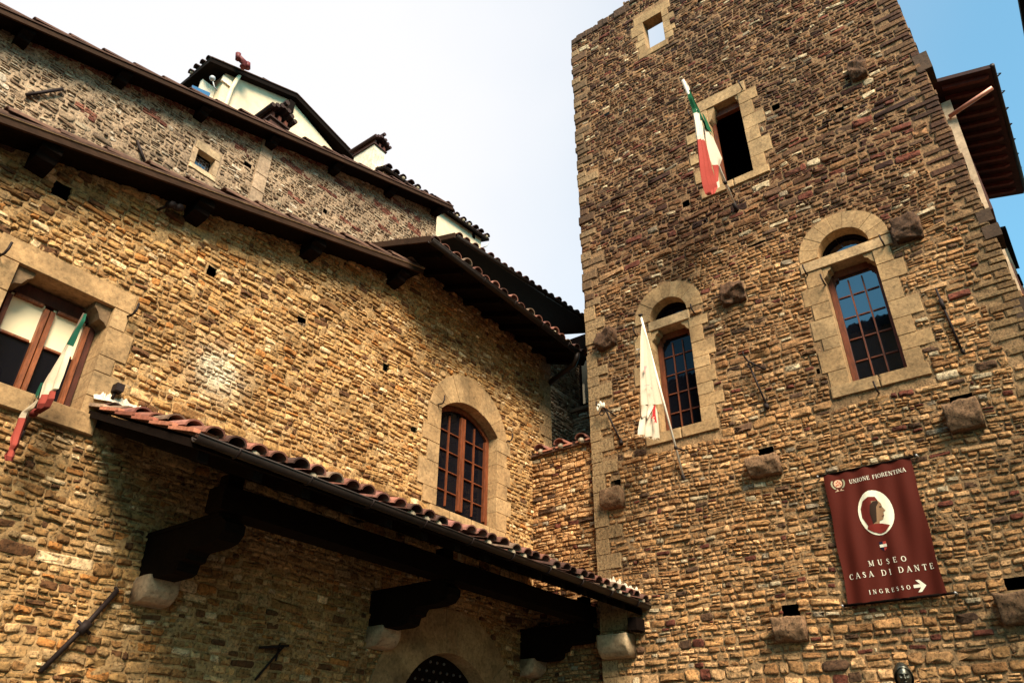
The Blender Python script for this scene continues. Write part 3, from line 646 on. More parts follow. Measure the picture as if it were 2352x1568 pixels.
# c) two arched windows
def arched(cs, hw, z0, zl, z1l, zs, rise, hwo, riseo, hwl, jw, nrow, name, glass_upper, gl2):
    """cs centre, hw half width, z0 sill, zl underside of the lintel, z1l its top, zs spring of the arch"""
    m = MB()
    inn, outr = arch_ring(m, FR, cs, zs, hw, rise, hwo, riseo, 9, 0.012, -0.3, 1.05)
    lintel(m, FR, cs - hwl, cs + hwl, zl, z1l, 0.03, 0.25, (0.38, 0.25, 0.125))
    jambs(m, FR, cs + hw, 1, z0, zl, 0.3, jw[0], jw[1], 0.17, 0.32, 0.014, 1.05, blkR); jambs(m, FR, cs - hw, -1, z0, zl, 0.3, jw[0], jw[1], 0.17, 0.32, 0.014, 1.05, blkR)
    for a, b in ((cs - hw - 0.24, cs), (cs, cs + hw + 0.25)): lintel(m, FR, a + 0.002, b, z0 - 0.16, z0, 0.03)
    for sd in (1, -1):
        sx = cs + sd * hw
        pr = [(sx, zl - 0.003), (sx - sd * 0.12, zl - 0.003), (sx - sd * 0.11, zl - 0.05), (sx - sd * 0.07, zl - 0.07), (sx - sd * 0.04, zl - 0.13), (sx, zl - 0.17)]
        m.block(pr, 0.0, -0.16, FR, pietra(1.05), 0.003)
    m.build(name + '_surround', 'dressed', tower)
    blkR.extend([[(cs + hwo, zs)] + outr[::-1] + [(cs - hwo, zs)], rect(cs - hwl, zl, cs + hwl, z1l), rect(cs - hw - 0.25, z0 - 0.165, cs + hw + 0.26, z0)])
    blkR.append(rect(cs - hwo, z1l - 0.01, cs + hwo, zs + 0.01))
    opsR.append(rect(cs - hw, z0, cs + hw, zl)); opsR.append([(cs + hw, z1l)] + inn[::-1] + [(cs - hw, z1l)])
    # frame and panes
    d = -0.20
    f = MB(); bar(f, cs + hw - 0.075, z0, cs + hw, zl, d - 0.05, d + 0.035, FR); bar(f, cs - hw, z0, cs - hw + 0.05, zl, d - 0.05, d + 0.035, FR)
    bar(f, cs - hw + 0.05, zl - 0.10, cs + hw - 0.075, zl, d - 0.05, d + 0.02, FR); bar(f, cs - hw + 0.05, z0, cs + hw - 0.075, z0 + 0.03, d - 0.05, d + 0.02, FR)
    a, b = cs - hw + 0.05, cs + hw - 0.075; zt = zl - 0.10
    for s0, sg in ((a, 1), (b, -1)):   # notched upper corners
        f.block([(s0, zt), (s0 + sg * 0.07, zt), (s0 + sg * 0.06, zt - 0.03), (s0 + sg * 0.025, zt - 0.045), (s0 + sg * 0.015, zt - 0.10), (s0, zt - 0.11)], d + 0.018, d - 0.045, FR, bev=0.002)
    fo = f.build(name + '_frame', 'frame', tower)
    mu = MB()
    for k in (1, 2):
        x = a + (b - a) * k / 3; bar(mu, x - 0.010, z0 + 0.03, x + 0.010, zt, d - 0.015, d + 0.015, FR)
    for k in range(1, nrow):
        zz = z0 + 0.03 + (zt - z0 - 0.03) * k / nrow
        for q in range(3): 
            x0_ = a + (b - a) * q / 3 + (0.010 if q else 0); x1_ = a + (b - a) * (q + 1) / 3 - (0.010 if q < 2 else 0)
            bar(mu, x0_, zz - 0.009, x1_, zz + 0.009, d - 0.013, d + 0.012, FR)
    mu.build('glazing_bars', 'frame', fo)
    g = MB(); g.box((a - 0.01, z0 + 0.02, d - 0.012), (b + 0.01, zt + 0.01, d - 0.006), frame=FR); g.build('panes', glass_upper, fo)
    g = MB(); pts = [(cs + hw + 0.01, z1l - 0.01)] + arch_pts(cs, zs, hw + 0.01, rise + 0.01, 12)[::-1] + [(cs - hw - 0.01, z1l - 0.01)]
    g.prism([FR(p[0], p[1], -0.22) for p in pts], (0.01, 0, 0)); g.build('fanlight', gl2, fo)
    m = MB(); ai = arch_pts(cs, zs, hw - 0.04, rise - 0.04, 12); ao = arch_pts(cs, zs, hw, rise, 12)
    for i in range(12): m.block([ai[i], ai[i + 1], ao[i + 1], ao[i]], -0.17, -0.21, FR, bev=0.002)
    m.build('fanlight_frame', 'darkwood', fo)
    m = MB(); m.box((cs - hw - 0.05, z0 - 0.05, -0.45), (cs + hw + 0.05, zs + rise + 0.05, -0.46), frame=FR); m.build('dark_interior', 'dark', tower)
arched(3.80, 0.305, 5.93, 7.60, 7.76, 7.79, 0.31, 0.56, 0.59, 0.345, (0.23, 0.33), 5, 'narrow_window', 'glass_dark', 'glass_dark')
arched(1.205, 0.325, 5.93, 7.67, 7.83, 7.86, 0.33, 0.58, 0.60, 0.60, (0.23, 0.33), 5, 'wide_window', 'glass', 'glass')
m = MB(); m.box((4.02, 5.98, -0.215), (3.965, 7.1, -0.219), frame=FR); m.build('window_curtain', vmat('curtain', 0.9, col=(0.2, 0.2, 0.17)), tower)
m = MB()
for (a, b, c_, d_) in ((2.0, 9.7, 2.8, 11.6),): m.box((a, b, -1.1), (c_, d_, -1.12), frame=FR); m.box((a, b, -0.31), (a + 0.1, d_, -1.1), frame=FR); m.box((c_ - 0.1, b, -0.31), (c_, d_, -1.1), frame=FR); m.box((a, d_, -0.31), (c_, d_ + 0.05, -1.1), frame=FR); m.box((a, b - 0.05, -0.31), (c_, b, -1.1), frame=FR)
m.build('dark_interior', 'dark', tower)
# putlog holes
holesR = [rect(1.55, 10.80, 1.67, 10.93), rect(2.90, 10.0, 3.0, 10.1), rect(3.2, 9.68, 3.33, 9.80), rect(2.16, 8.46, 2.44, 8.50), rect(3.24, 6.17, 3.3, 6.24), rect(1.84, 6.17, 1.9, 6.24),
          rect(0.35, 5.32, 0.55, 5.45), rect(2.61, 5.22, 2.80, 5.36), rect(4.81, 5.26, 4.98, 5.39), rect(2.67, 3.30, 2.84, 3.46), rect(0.43, 3.32, 0.60, 3.45), rect(0.7, 10.2, 0.8, 10.3), rect(4.5, 12.6, 4.6, 12.7)]
for h in holesR: hb = MB(); hb.box((h[0][0] - 0.04, h[0][1] - 0.04, -0.25), (h[2][0] + 0.04, h[2][1] + 0.04, -0.24), frame=FR); hb.build('putlog_hole', 'dark', tower)
# projecting stone corbels
def rough_up(o, amt, seed):
    import bmesh
    bm = bmesh.new(); bm.from_mesh(o.data); bmesh.ops.remove_doubles(bm, verts=bm.verts, dist=1e-5)
    bmesh.ops.subdivide_edges(bm, edges=bm.edges[:], cuts=3, use_grid_fill=True)
    bmesh.ops.recalc_face_normals(bm, faces=bm.faces); r = random.Random(seed)
    for v in bm.verts:
        c = v.co; n = math.sin(c.x * 31 + seed) * math.sin(c.y * 27 + seed * 2) * math.sin(c.z * 35) + r.uniform(-0.6, 0.6); v.co = c + v.normal * n * amt
    bmesh.ops.smooth_vert(bm, verts=bm.verts, factor=0.22, use_axis_x=True, use_axis_y=True, use_axis_z=True)
    for f in bm.faces: f.smooth = True
    bm.to_mesh(o.data); bm.free(); o.data.update()
def corbel(s0, s1, z0, z1, dep, col, nm='corbel', nose=True, rough=0.012, parent=None, frame=FR, mat='dressed'):
    m = MB(); n = 7; r = random.Random(int(s0 * 100 + z0 * 10)); prof = [(0.0, z1), (dep, z1)]
    if nose: prof += [(dep + 0.0, z1 - (z1 - z0) * 0.35), (dep * 0.96, z1 - (z1 - z0) * 0.55), (dep * 0.82, z1 - (z1 - z0) * 0.78), (dep * 0.6, z0 + 0.01), (0.0, z0)]
    else: prof += [(dep * 0.98, (z0 + z1) / 2), (dep * 0.95, z0), (0.0, z0)]
    cols_ = 5; vs = []
    P = len(prof)
    for i in range(cols_):
        s = s0 + (s1 - s0) * i / (cols_ - 1)
        for q, (d, z) in enumerate(prof):
            e = 0.5 if d == 0 else 1
            vs.append(frame(s + r.uniform(-rough, rough) * e, z + r.uniform(-rough, rough) * e, -0.05 if d == 0 else d + r.uniform(-rough, rough)))
    fs = [(i * P + q, i * P + (q + 1) % P, (i + 1) * P + (q + 1) % P, (i + 1) * P + q) for i in range(cols_ - 1) for q in range(P)] + [tuple(range(P)), tuple((cols_ - 1) * P + q for q in range(P))[::-1]]
    m.add(vs, fs, col); o = m.build(nm, mat, parent or tower); rough_up(o, rough * 0.6, int(s0 * 50 + z0 * 7)); return o
for (a, b, c_, d_) in ((4.70, 5.02, 7.56, 7.86), (2.58, 2.92, 7.58, 7.90), (0.27, 0.58, 7.62, 7.96), (0.24, 0.48, 10.62, 10.94)):
    corbel(a, b, c_, d_, 0.13, (0.085, 0.042, 0.02), rough=0.030, mat='stone')
for (a, b, c_, d_) in ((4.76, 5.08, 4.98, 5.24), (2.55, 2.94, 4.97, 5.21), (0.30, 0.65, 5.0, 5.31), (2.60, 2.95, 3.03, 3.29), (0.40, 0.72, 3.0, 3.28)):
    corbel(a, b, c_, d_, 0.17, (0.20, 0.11, 0.055), rough=0.014, mat='stone')
corbel(4.76, 5.18, 3.03, 3.30, 0.26, (0.36, 0.26, 0.15), rough=0.006, nm='corbel')
for h in ((0.27, 7.62, 0.58, 7.96), (2.58, 7.58, 2.92, 7.9), (4.7, 7.56, 5.02, 7.86), (4.76, 4.98, 5.08, 5.24), (2.55, 4.97, 2.94, 5.21), (0.30, 5.0, 0.65, 5.31), (2.6, 3.03, 2.95, 3.29), (0.4, 3.0, 0.72, 3.28), (4.76, 3.03, 5.18, 3.3), (0.24, 10.62, 0.48, 10.94)):
    blkR.append(rect(*h))
# side corbels at the right hand edge
for z_ in (13.35 - 1.7, 11.0, 8.75 - 1.2, 7.05):
    pass
for (z0_, z1_, pr_) in ((10.25, 10.58, 0.09), (7.52, 7.70, 0.06), (7.28, 7.46, 0.08), (6.16, 6.40, 0.08)):
    m = MB(); m.box((TR - pr_, z0_, 0.02), (TR + 0.1, z1_, -0.32), (0.06, 0.035, 0.02), frame=FR); m.build('side_corbel', 'dressed', tower)
# quoins
qm = tw; z = 0.0; q = 0
while z < 8.2:
    h = rnd.uniform(0.14, 0.27); wd = (0.2 if q % 2 else 0.38) * rnd.uniform(0.85, 1.1); q += 1
    if not (7.45 < z + h / 2 < 7.95 and wd > 0.3):
        qm.bbox((5.25 - wd, z, -0.35), (5.26, z + h, 0.022), FR, pietra(0.84), 0.006, 0.006); blkR.append(rect(5.25 - wd - 0.006, z, 5.3, z + h))
    z += h
while z < 15.2:
    h = rnd.uniform(0.09, 0.2); wd = (0.16 if q % 2 else 0.34) * rnd.uniform(0.8, 1.3); q += 1
    if q % 3 != 0:
        c = sc(rnd.choice([(0.13, 0.075, 0.035), (0.2, 0.125, 0.06), (0.09, 0.045, 0.02)]), rnd.uniform(0.8, 1.2))
        qm.bbox((5.25 - wd, z, -0.35), (5.255 + rnd.uniform(-0.015, 0.03), z + h, 0.02), FR, c, 0.014, 0.01); blkR.append(rect(5.25 - wd - 0.006, z, 5.3, z + h))
    z += h
z = 0.0
while z < 15.6:
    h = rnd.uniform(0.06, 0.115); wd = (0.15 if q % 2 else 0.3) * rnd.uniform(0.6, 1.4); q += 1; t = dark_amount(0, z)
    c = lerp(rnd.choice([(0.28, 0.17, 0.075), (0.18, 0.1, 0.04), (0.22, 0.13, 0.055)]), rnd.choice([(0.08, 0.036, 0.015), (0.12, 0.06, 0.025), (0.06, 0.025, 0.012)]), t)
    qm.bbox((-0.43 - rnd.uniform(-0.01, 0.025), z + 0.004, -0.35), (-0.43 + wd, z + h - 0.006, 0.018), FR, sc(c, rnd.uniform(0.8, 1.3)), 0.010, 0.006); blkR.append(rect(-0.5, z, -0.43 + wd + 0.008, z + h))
    z += h
# ragged parapet stones
for i in range(44):
    s_ = 5.2 - i * 0.13; zt = 15.36 if s_ > 3.9 else 15.5 + (3.9 - s_) * 0.1
    qm.bbox((s_ - rnd.uniform(0.07, 0.13), zt - rnd.uniform(0.15, 0.2), -0.3), (s_ + 0.04, zt + rnd.uniform(-0.04, 0.09), 0.02), FR, (0.06, 0.03, 0.014), 0.015, 0.02)
def prot_t(s, z): return 1.0 if z < 6.5 else max(0.62, 1 - 0.08 * (z - 6.5))
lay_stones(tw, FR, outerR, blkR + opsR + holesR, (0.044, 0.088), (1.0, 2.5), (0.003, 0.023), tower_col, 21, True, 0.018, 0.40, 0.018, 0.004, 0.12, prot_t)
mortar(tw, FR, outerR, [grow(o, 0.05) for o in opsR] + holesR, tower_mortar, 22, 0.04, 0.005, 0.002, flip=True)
# thickness of the shell: sides, back
dk = (0.10, 0.055, 0.025)
tw.box((XT + 0.03, TL - 0.32, 0), (XT + 6.0, TL - 0.02, 15.2), dk)
tw.box((XT + 0.03, TR + 0.02, 0), (XT + 6.0, TR + 0.30, 15.6), dk)
tw.box((XT + 5.7, TR + 0.3, 0), (XT + 6.0, TL - 0.32, 15.2), dk)
tw.box((XT + 0.5, TR + 0.3, 12.9), (XT + 5.7, TL - 0.32, 13.1), dk)
def FS(s, z, d=0.0): return (s, TR + 0.02 - d, z)
oS = rect(XT + 0.38, 0, XT + 6.0, 15.5)
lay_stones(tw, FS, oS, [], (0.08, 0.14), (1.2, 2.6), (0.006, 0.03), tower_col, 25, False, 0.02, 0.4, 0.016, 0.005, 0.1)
tw.build('wall', 'stone', tower)
for x_, z_ in ((XT + 1.5, 4.2), (XT + 4.0, 4.2), (XT + 2.6, 9.0)):
    m = MB(); m.bbox((x_, z_, 0.0), (x_ + 0.9, z_ + 1.5, 0.05), FS, pietra()); o = m.build('side_window_surround', 'dressed', tower)
    m = MB(); m.box((x_ + 0.12, z_ + 0.12, 0.02), (x_ + 0.78, z_ + 1.38, 0.055), frame=FS); m.build('shutter', 'frame_dark', o)
for s_, z_ in ((4.33, 7.62), (3.37, 7.67), (0.72, 7.70), (1.72, 7.66), (2.02, 11.58), (2.94, 11.50), (1.53, 7.42), (1.25, 5.72)): hook(tower, FR, s_, z_ - 0.02, 1.0, -0.01)

# ================================================================== CONNECTING WALL between house and tower
XC = 9.12
def FC(s, z, d=0.0): return (XC - d, s, z)
cw = thing('connecting_wall', 'low rough stone wall with terracotta coping tiles between gold house and tower', 'wall', (XC, 5.85, 0))
m = MB(); oc = rect(5.255, 0, 6.425, 6.12)
lay_stones(m, FC, oc, [], (0.046, 0.085), (1.0, 2.4), (0.006, 0.026), lambda s, z, k, r: sc(tower_col(s, min(z, 5.5), k, r), 1.08), 31, True, 0.012)
mortar(m, FC, oc, [], tower_mortar, 32, 0.06, 0.01, flip=True)
m.box((XC + 0.02, 5.26, 0), (XC + 0.3, 6.42, 6.1), (0.2, 0.12, 0.06))
m.build('wall', 'stone', cw)
m = MB()
m.box((XC - 0.07, 5.25, 6.12), (XC + 0.42, 6.42, 6.15), (0.10, 0.05, 0.03))
tile_roof(m, (XC - 0.06, 6.40, 6.155), (0, -1, 0), (1, 0, 0.25), 1.14, 0.5, 0.36, 0.4, 0.10, 77, cover=0.04)
for k in range(3):
    y = 6.30 - 0.36 * k; m.prism([(XC - 0.09, y - 0.02, 6.15), (XC - 0.09, y - 0.31, 6.15), (XC + 0.35, y - 0.31, 6.25), (XC + 0.35, y - 0.02, 6.25)], (0, 0, 0.025), (0.46, 0.17, 0.10))
m.build('coping_tiles', 'tile', cw)

# ================================================================== LEAN-TO CANOPY
can = thing('lean_to_canopy', 'long sloping tiled canopy with dark wooden underside, under the arched window in the corner', 'canopy', (5.75, YL, 3.0))
cx0, cx1, ye, yw = 2.50, 8.985, 4.60, YL - 0.01
cz_ = lambda y: 3.64 + 0.405 * (y - 4.57)
def XS(x, dz=0): return [(x, ye, cz_(ye) + dz), (x, yw, cz_(yw) + dz)]
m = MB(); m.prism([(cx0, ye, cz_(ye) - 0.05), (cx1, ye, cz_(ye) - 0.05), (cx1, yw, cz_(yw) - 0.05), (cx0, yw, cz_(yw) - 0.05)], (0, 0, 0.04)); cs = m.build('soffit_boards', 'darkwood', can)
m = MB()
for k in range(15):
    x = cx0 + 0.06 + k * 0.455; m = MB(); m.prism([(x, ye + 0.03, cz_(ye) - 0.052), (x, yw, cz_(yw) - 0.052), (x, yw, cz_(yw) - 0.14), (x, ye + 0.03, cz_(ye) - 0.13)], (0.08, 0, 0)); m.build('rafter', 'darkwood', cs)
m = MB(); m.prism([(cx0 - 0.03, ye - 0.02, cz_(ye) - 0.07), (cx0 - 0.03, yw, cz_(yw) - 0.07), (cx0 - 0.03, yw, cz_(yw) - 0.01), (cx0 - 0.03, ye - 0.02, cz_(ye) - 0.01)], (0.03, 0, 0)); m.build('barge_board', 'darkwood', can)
m = MB(); tile_roof(m, (cx0 - 0.02, ye - 0.02, cz_(ye) + 0.01), (1, 0, 0), (0, 1, 0.405), cx1 - cx0, 1.96, 0.185, 0.30, 0.082, 41, cover=0.045)
r_ = random.Random(3)
for k in range(6):       # stepped tile edges on the open left side
    y0_ = ye + k * 0.31; m.prism([(cx0 - 0.05, y0_ - 0.03, cz_(y0_) + 0.035), (cx0 - 0.05, y0_ + 0.33, cz_(y0_ + 0.33) + 0.02), (cx0 + 0.15, y0_ + 0.33, cz_(y0_ + 0.33) + 0.02), (cx0 + 0.15, y0_ - 0.03, cz_(y0_) + 0.035)], (0, 0, 0.03), sc(r_.choice([(0.42, 0.16, 0.09), (0.45, 0.3, 0.2), (0.3, 0.1, 0.06)]), r_.uniform(0.8, 1.15)))
m.build('roof_tiles', 'tile', can)
g = gutter(can, 2.46, 9.0, (4.545, 3.655), (4.545, 3.625), 0.048, 10)
# wooden brackets with stone corbels
for x, nm in ((3.27, 0), (5.96, 1), (8.80, 2)):
    m = MB()
    prof = [(YL, 3.46), (5.36, 3.46), (5.27, 3.40), (5.27, 3.33), (5.33, 3.27), (5.45, 3.25), (5.70, 3.25), (5.73, 3.22), (5.74, 3.18), (5.81, 3.17), (5.83, 3.10), (5.90, 3.08), (6.15, 3.08), (6.2, 3.12), (YL, 3.12)]
    m.prism([(x, p[0], p[1]) for p in prof], (0.19, 0, 0)); 
    m.prism([(x - 0.012, p[0], p[1]) for p in ((YL, 3.46), (5.37, 3.46), (5.37, 3.495), (YL, 3.495))], (0.214, 0, 0))
    b_ = m.build('bracket_beam', 'darkwood', can)
    m = MB(); m.prism([(x + 0.01, 5.37, 3.62), (x + 0.01, 5.49, 3.62), (x + 0.01, 5.49, 3.82), (x + 0.01, 5.37, 3.82)], (0.15, 0, 0)); m.build('strut', 'darkwood', b_)
    if nm < 3:
        corbel(x - 0.02, x + 0.27, 2.90, 3.115, 0.25, (0.36, 0.25, 0.15), nm='stone_corbel', rough=0.004, parent=can, frame=FL)
m = MB(); m.box((3.22, 5.30, 3.497), (8.98, 5.52, 3.70)); m.build('purlin', 'darkwood', can)
m = MB(); m.box((8.76, 4.60, 3.32), (8.98, 4.72, 3.47)); m.build('beam_end', 'darkwood', can)
# lime mortar flashing at both ends
def blob_strip(parent, frame, pts, wd, name, d=0.03, seed=1):
    r = random.Random(seed); m = MB(); n = 60; lo = []; hi = []
    for i in range(n + 1):
        t = i / n; k = t * (len(pts) - 1); a = int(min(k, len(pts) - 2)); f = k - a
        s_ = pts[a][0] + (pts[a + 1][0] - pts[a][0]) * f; z_ = pts[a][1] + (pts[a + 1][1] - pts[a][1]) * f
        env = min(1, t * 6, (1 - t) * 3 + 0.15)
        hi.append((s_, z_ + wd * env * (0.45 + 0.5 * math.sin(i * 0.9 + seed) * r.random() + r.uniform(-.15, .35)))); lo.append((s_, z_ - wd * 0.9))
    for i in range(n):
        m.add([frame(lo[i][0], lo[i][1], 0.055), frame(lo[i + 1][0], lo[i + 1][1], 0.055), frame(hi[i + 1][0], hi[i + 1][1], 0.022), frame(hi[i][0], hi[i][1], 0.022), frame(hi[i][0], hi[i][1], -0.01), frame(hi[i + 1][0], hi[i + 1][1], -0.01)], [(0, 1, 2, 3), (3, 2, 5, 4)])
    return m.build(name, 'white', parent)
blob_strip(can, FL, [(2.46, 4.52), (2.60, 4.55), (2.9, 4.53), (3.3, 4.50), (3.8, 4.48)], 0.055, 'mortar_flashing')
blob_strip(can, FR, [(5.15, 4.05), (4.9, 3.94), (4.66, 3.80), (4.58, 3.74)], 0.07, 'mortar_flashing', seed=4)

# ================================================================== BROWN HOUSE behind
bh = thing('rubble_house', 'grey brown rubble stone house with patches of red brick, rising behind the gold house', 'house', (4, YU + 2, 0))
def rb(s): return 9.49 + 0.325 * (s - 0.9)
outerU = [(-1.5, 6.0), (8.66, 6.0), (8.66, rb(8.66) + 0.04), (-1.5, rb(-1.5) + 0.04)]
opU = rect(3.58, 9.35, 3.86, 9.65); pil = rect(4.51, 8.3, 4.73, 10.6)
blkU = [rect(3.50, 9.26, 3.96, 9.80), pil]; holesU = [rect(4.32, 9.93, 4.44, 10.02), rect(5.87, 10.04, 5.97, 10.12)]
um = MB()
um.bbox((3.52, 9.65, -0.2), (3.94, 9.80, 0.012), FU, (0.36, 0.26, 0.15)); um.bbox((3.50, 9.35, -0.2), (3.58, 9.648, 0.012), FU, (0.38, 0.27, 0.16)); um.bbox((3.862, 9.35, -0.2), (3.94, 9.648, 0.012), FU, (0.34, 0.24, 0.14)); um.bbox((3.50, 9.26, -0.2), (3.96, 9.348, 0.02), FU, (0.42, 0.32, 0.19))
um.build('window_surround', 'dressed', bh)
m = MB(); m.bbox((3.58, 9.35, -0.14), (3.86, 9.38, -0.10), FU); m.bbox((3.58, 9.62, -0.14), (3.86, 9.65, -0.10), FU); m.bbox((3.58, 9.38, -0.14), (3.60, 9.62, -0.10), FU); m.bbox((3.84, 9.38, -0.14), (3.86, 9.62, -0.10), FU)
o = m.build('window_frame', 'darkwood', bh)
m = MB(); m.box((3.6, 9.38, -0.125), (3.84, 9.62, -0.13), frame=FU); m.build('pane', glassmat('dim_blue_glass', 0.18), o)
m = MB()
for i in range(5):     # hexagonal leading
    for k in range(5):
        cx_, cz2 = 3.615 + i * 0.052, 9.40 + k * 0.06 + (i % 2) * 0.03
        P = [(cx_ + 0.034 * math.cos(math.radians(60 * q)), cz2 + 0.034 * math.sin(math.radians(60 * q))) for q in range(7)]
        P = [(min(max(a, 3.6), 3.84), min(max(b, 9.38), 9.62)) for a, b in P]; m.tube([FU(a, b, -0.122) for a, b in P], 0.0035, 4, cap=False)
m.build('leading', vmat('lead_came', 0.6, col=(0.2, 0.2, 0.2)), o)
m = MB(); z = 8.3; q = 0
while z < 10.55:
    h = rnd.uniform(0.25, 0.4); m.bbox((4.51, z, -0.1), (4.73, min(10.66, z + h), 0.03), FU, sc((0.31, 0.22, 0.14), rnd.uniform(0.85, 1.1)), 0.006, 0.004); z += h
m.build('pilaster', 'dressed', bh)
for h in holesU: hb = MB(); hb.box((h[0][0] - 0.04, h[0][1] - 0.04, -0.25), (h[2][0] + 0.04, h[2][1] + 0.04, -0.24), frame=FU); hb.build('putlog_hole', 'dark', bh)
def band(s0, z0, s1, h): return [(s0, z0), (s1, z0), (s1, z0 + h), (s0, z0 + h)]
bricks = [band(1.94, 9.0, 2.24, 0.12), band(2.72, 9.68, 3.02, 0.11), band(3.98, 10.1, 4.34, 0.10), band(5.10, 9.88, 5.46, 0.12), band(5.64, 10.45, 6.08, 0.08), band(5.97, 10.88, 6.75, 0.12), band(7.25, 11.4, 8.2, 0.09), band(6.24, 10.19, 6.66, 0.07), band(7.04, 10.57, 7.44, 0.08), band(7.88, 11.07, 8.43, 0.1), band(6.9, 11.0, 7.6, 0.12), band(4.9, 10.5, 5.5, 0.1)]
bricks.append([(1.2, rb(1.2) - 0.11), (6.0, rb(6.0) - 0.11), (6.0, rb(6.0)), (1.2, rb(1.2))])
m = MB()
lay_stones(m, FU, outerU, blkU + holesU + [opU], (0.042, 0.085), (0.9, 2.2), (0.002, 0.016), brown_col, 51, joint=0.022, round_=0.5, wave=0.02, rough=0.005, brickpatch=bricks, split=0.3)
mortar(m, FU, outerU, [grow(opU, 0.03)] + holesU, brown_mortar, 52, 0.045, 0.006, 0.005)
m.box((8.62, 6.0, -0.02), (8.65, 12.0, -3.0), (0.22, 0.17, 0.12), frame=FU)
m.build('wall', 'stone', bh)
y0b = YU - 0.30
def rkb(s, y, dz): return (s, y, rb(s) - 0.03 + dz)
m = MB(); m.prism([rkb(-1.6, y0b + 0.03, 0), rkb(8.8, y0b + 0.03, 0), rkb(8.8, 12.5, 0), rkb(-1.6, 12.5, 0)], (0, 0, 0.05)); rf = m.build('roof', 'darkwood', bh)
m = MB(); m.prism([rkb(-1.6, y0b, -0.02), rkb(8.82, y0b, -0.02), rkb(8.82, y0b, 0.05), rkb(-1.6, y0b, 0.05)], (0, 0.03, 0)); m.build('barge_board', 'wood', rf)
m = MB(); tile_roof(m, (-1.6, y0b - 0.015, rb(-1.6) + 0.03), (0, 1, 0), (1, 0, 0.325), 2.2, 10.95, 0.24, 0.42, 0.10, 9, col=(0.085, 0.04, 0.026), cover=0.06); m.build('roof_tiles', 'tile', rf)
for s_ in (1.13, 2.28, 3.43, 4.62, 5.9, 7.22, 8.52):
    m = MB(); z_ = rb(s_) - 0.03; m.prism([(s_ - 0.07, p[0], p[1]) for p in ((YU + .03, z_), (y0b + 0.06, z_), (y0b + 0.06, z_ - 0.06), (y0b + 0.12, z_ - 0.1), (y0b + 0.14, z_ - 0.15), (YU + .03, z_ - 0.17))], (0.14, 0, 0)); m.build('purlin_end', 'darkwood', bh)
# brick chimney on its roof
def chimney(parent, x0, x1, y0, y1, z0, z1, body, bm, cap=(0.10, 0.045, 0.03), tilt=0.0):
    m = MB(); m.box((x0, y0, z0), (x1, y1, z1), body); o = m.build('chimney', bm, parent)
    c = MB(); xm = (x0 + x1) / 2; w_ = (x1 - x0) / 2 + 0.08
    for a, b in ((x0, x0 + 0.06), (xm - 0.03, xm + 0.03), (x1 - 0.06, x1)): c.box((a, y0, z1), (b, y1, z1 + 0.14), (0.12, 0.04, 0.025))
    c.box((x0 - 0.04, y0 - 0.04, z1 - 0.03), (x1 + 0.04, y1 + 0.04, z1 + 0.0), cap)
    c.prism([(xm - w_, y0 - 0.1, z1 + 0.13), (xm, y0 - 0.1, z1 + 0.30), (xm + w_, y0 - 0.1, z1 + 0.13), (xm + w_, y0 - 0.1, z1 + 0.17), (xm, y0 - 0.1, z1 + 0.34), (xm - w_, y0 - 0.1, z1 + 0.17)], (0, y1 - y0 + 0.2, 0), cap)
    for k in range(3):
        for sd in (-1, 1):
            P0 = (xm + sd * w_ * (0.3 + 0.33 * k), y0 - 0.12, z1 + 0.34 - 0.19 * (0.3 + 0.33 * k) + 0.0); P1 = (P0[0], y1 + 0.12, P0[2]); c.tube([P0, P1], 0.045, 7, cap)
    c.tube([(xm, y0 - 0.14, z1 + 0.41), (xm, y1 + 0.14, z1 + 0.41)], 0.05, 7, cap)
    c.build('chimney_cap', 'tile', o); return o
chimney(rf, 4.74, 5.08, 8.85, 9.2, 10.6, 11.60, (0.06, 0.025, 0.017), 'tile', cap=(0.035, 0.017, 0.012))
m = MB(); m.prism([(4.50, 8.8, 10.8), (4.73, 8.8, 11.15), (4.73, 8.8, 10.9)], (0, 0.5, 0)); m.prism([(4.73, 8.84, 11.10), (5.08, 8.84, 11.2), (5.08, 8.84, 11.27), (4.73, 8.84, 11.2)], (0, 0.01, 0)); m.build('lead_flashing', 'zinc', rf)

# ================================================================== COURTYARD WING (dark, behind the corner)
cy = thing('courtyard_wing', 'shaded stone wing with long dark eave, seen in the gap between gold house and tower', 'house', (11.5, 9.5, 0))
m = MB(); oy = rect(8.70, 4.0, 14.12, 11.1)
def court_col(s, z, k, r): return sc(brown_col(s, z, 0, r), 0.95)
lay_stones(m, FU, oy, [], (0.06, 0.10), (1.2, 2.4), (0.008, 0.025), court_col, 61, joint=0.014)
mortar(m, FU, oy, [], lambda s, z: sc(brown_mortar(s, z), 0.9), 62, 0.1, 0.01); m.build('wall', 'stone', cy)
def FY(s, z, d=0.0): return (13.7 - d, s, z)
m = MB(); ow = rect(6.4, 5.0, 8.5, 9.25)
lay_stones(m, FY, ow, [], (0.06, 0.10), (1.2, 2.4), (0.008, 0.025), court_col, 63, True, joint=0.014)
mortar(m, FY, ow, [], lambda s, z: sc(brown_mortar(s, z), 0.9), 64, 0.1, 0.01, flip=True)
m.box((13.6, 6.4, 9.25), (14.0, 8.5, 9.33), (0.12, 0.08, 0.05)); m.build('cross_wall', 'stone', cy)
m = MB(); m.box((14.3, 6.6, 8.0), (14.4, 9.6, 11.75)); m.build('dark_bay', 'dark', cy)
m = MB(); m.box((14.26, 8.12, 9.75), (14.28, 8.5, 11.0)); m.build('bay_window', 'glass_mid', cy)
A_ = np.array([8.72, 8.02, 11.12]); B_ = np.array([13.6, 7.47, 11.12]); U_ = (B_ - A_) / np.linalg.norm(B_ - A_); Vb = np.array([-U_[1] * 0 + 0.11, 1, 0.36]); 
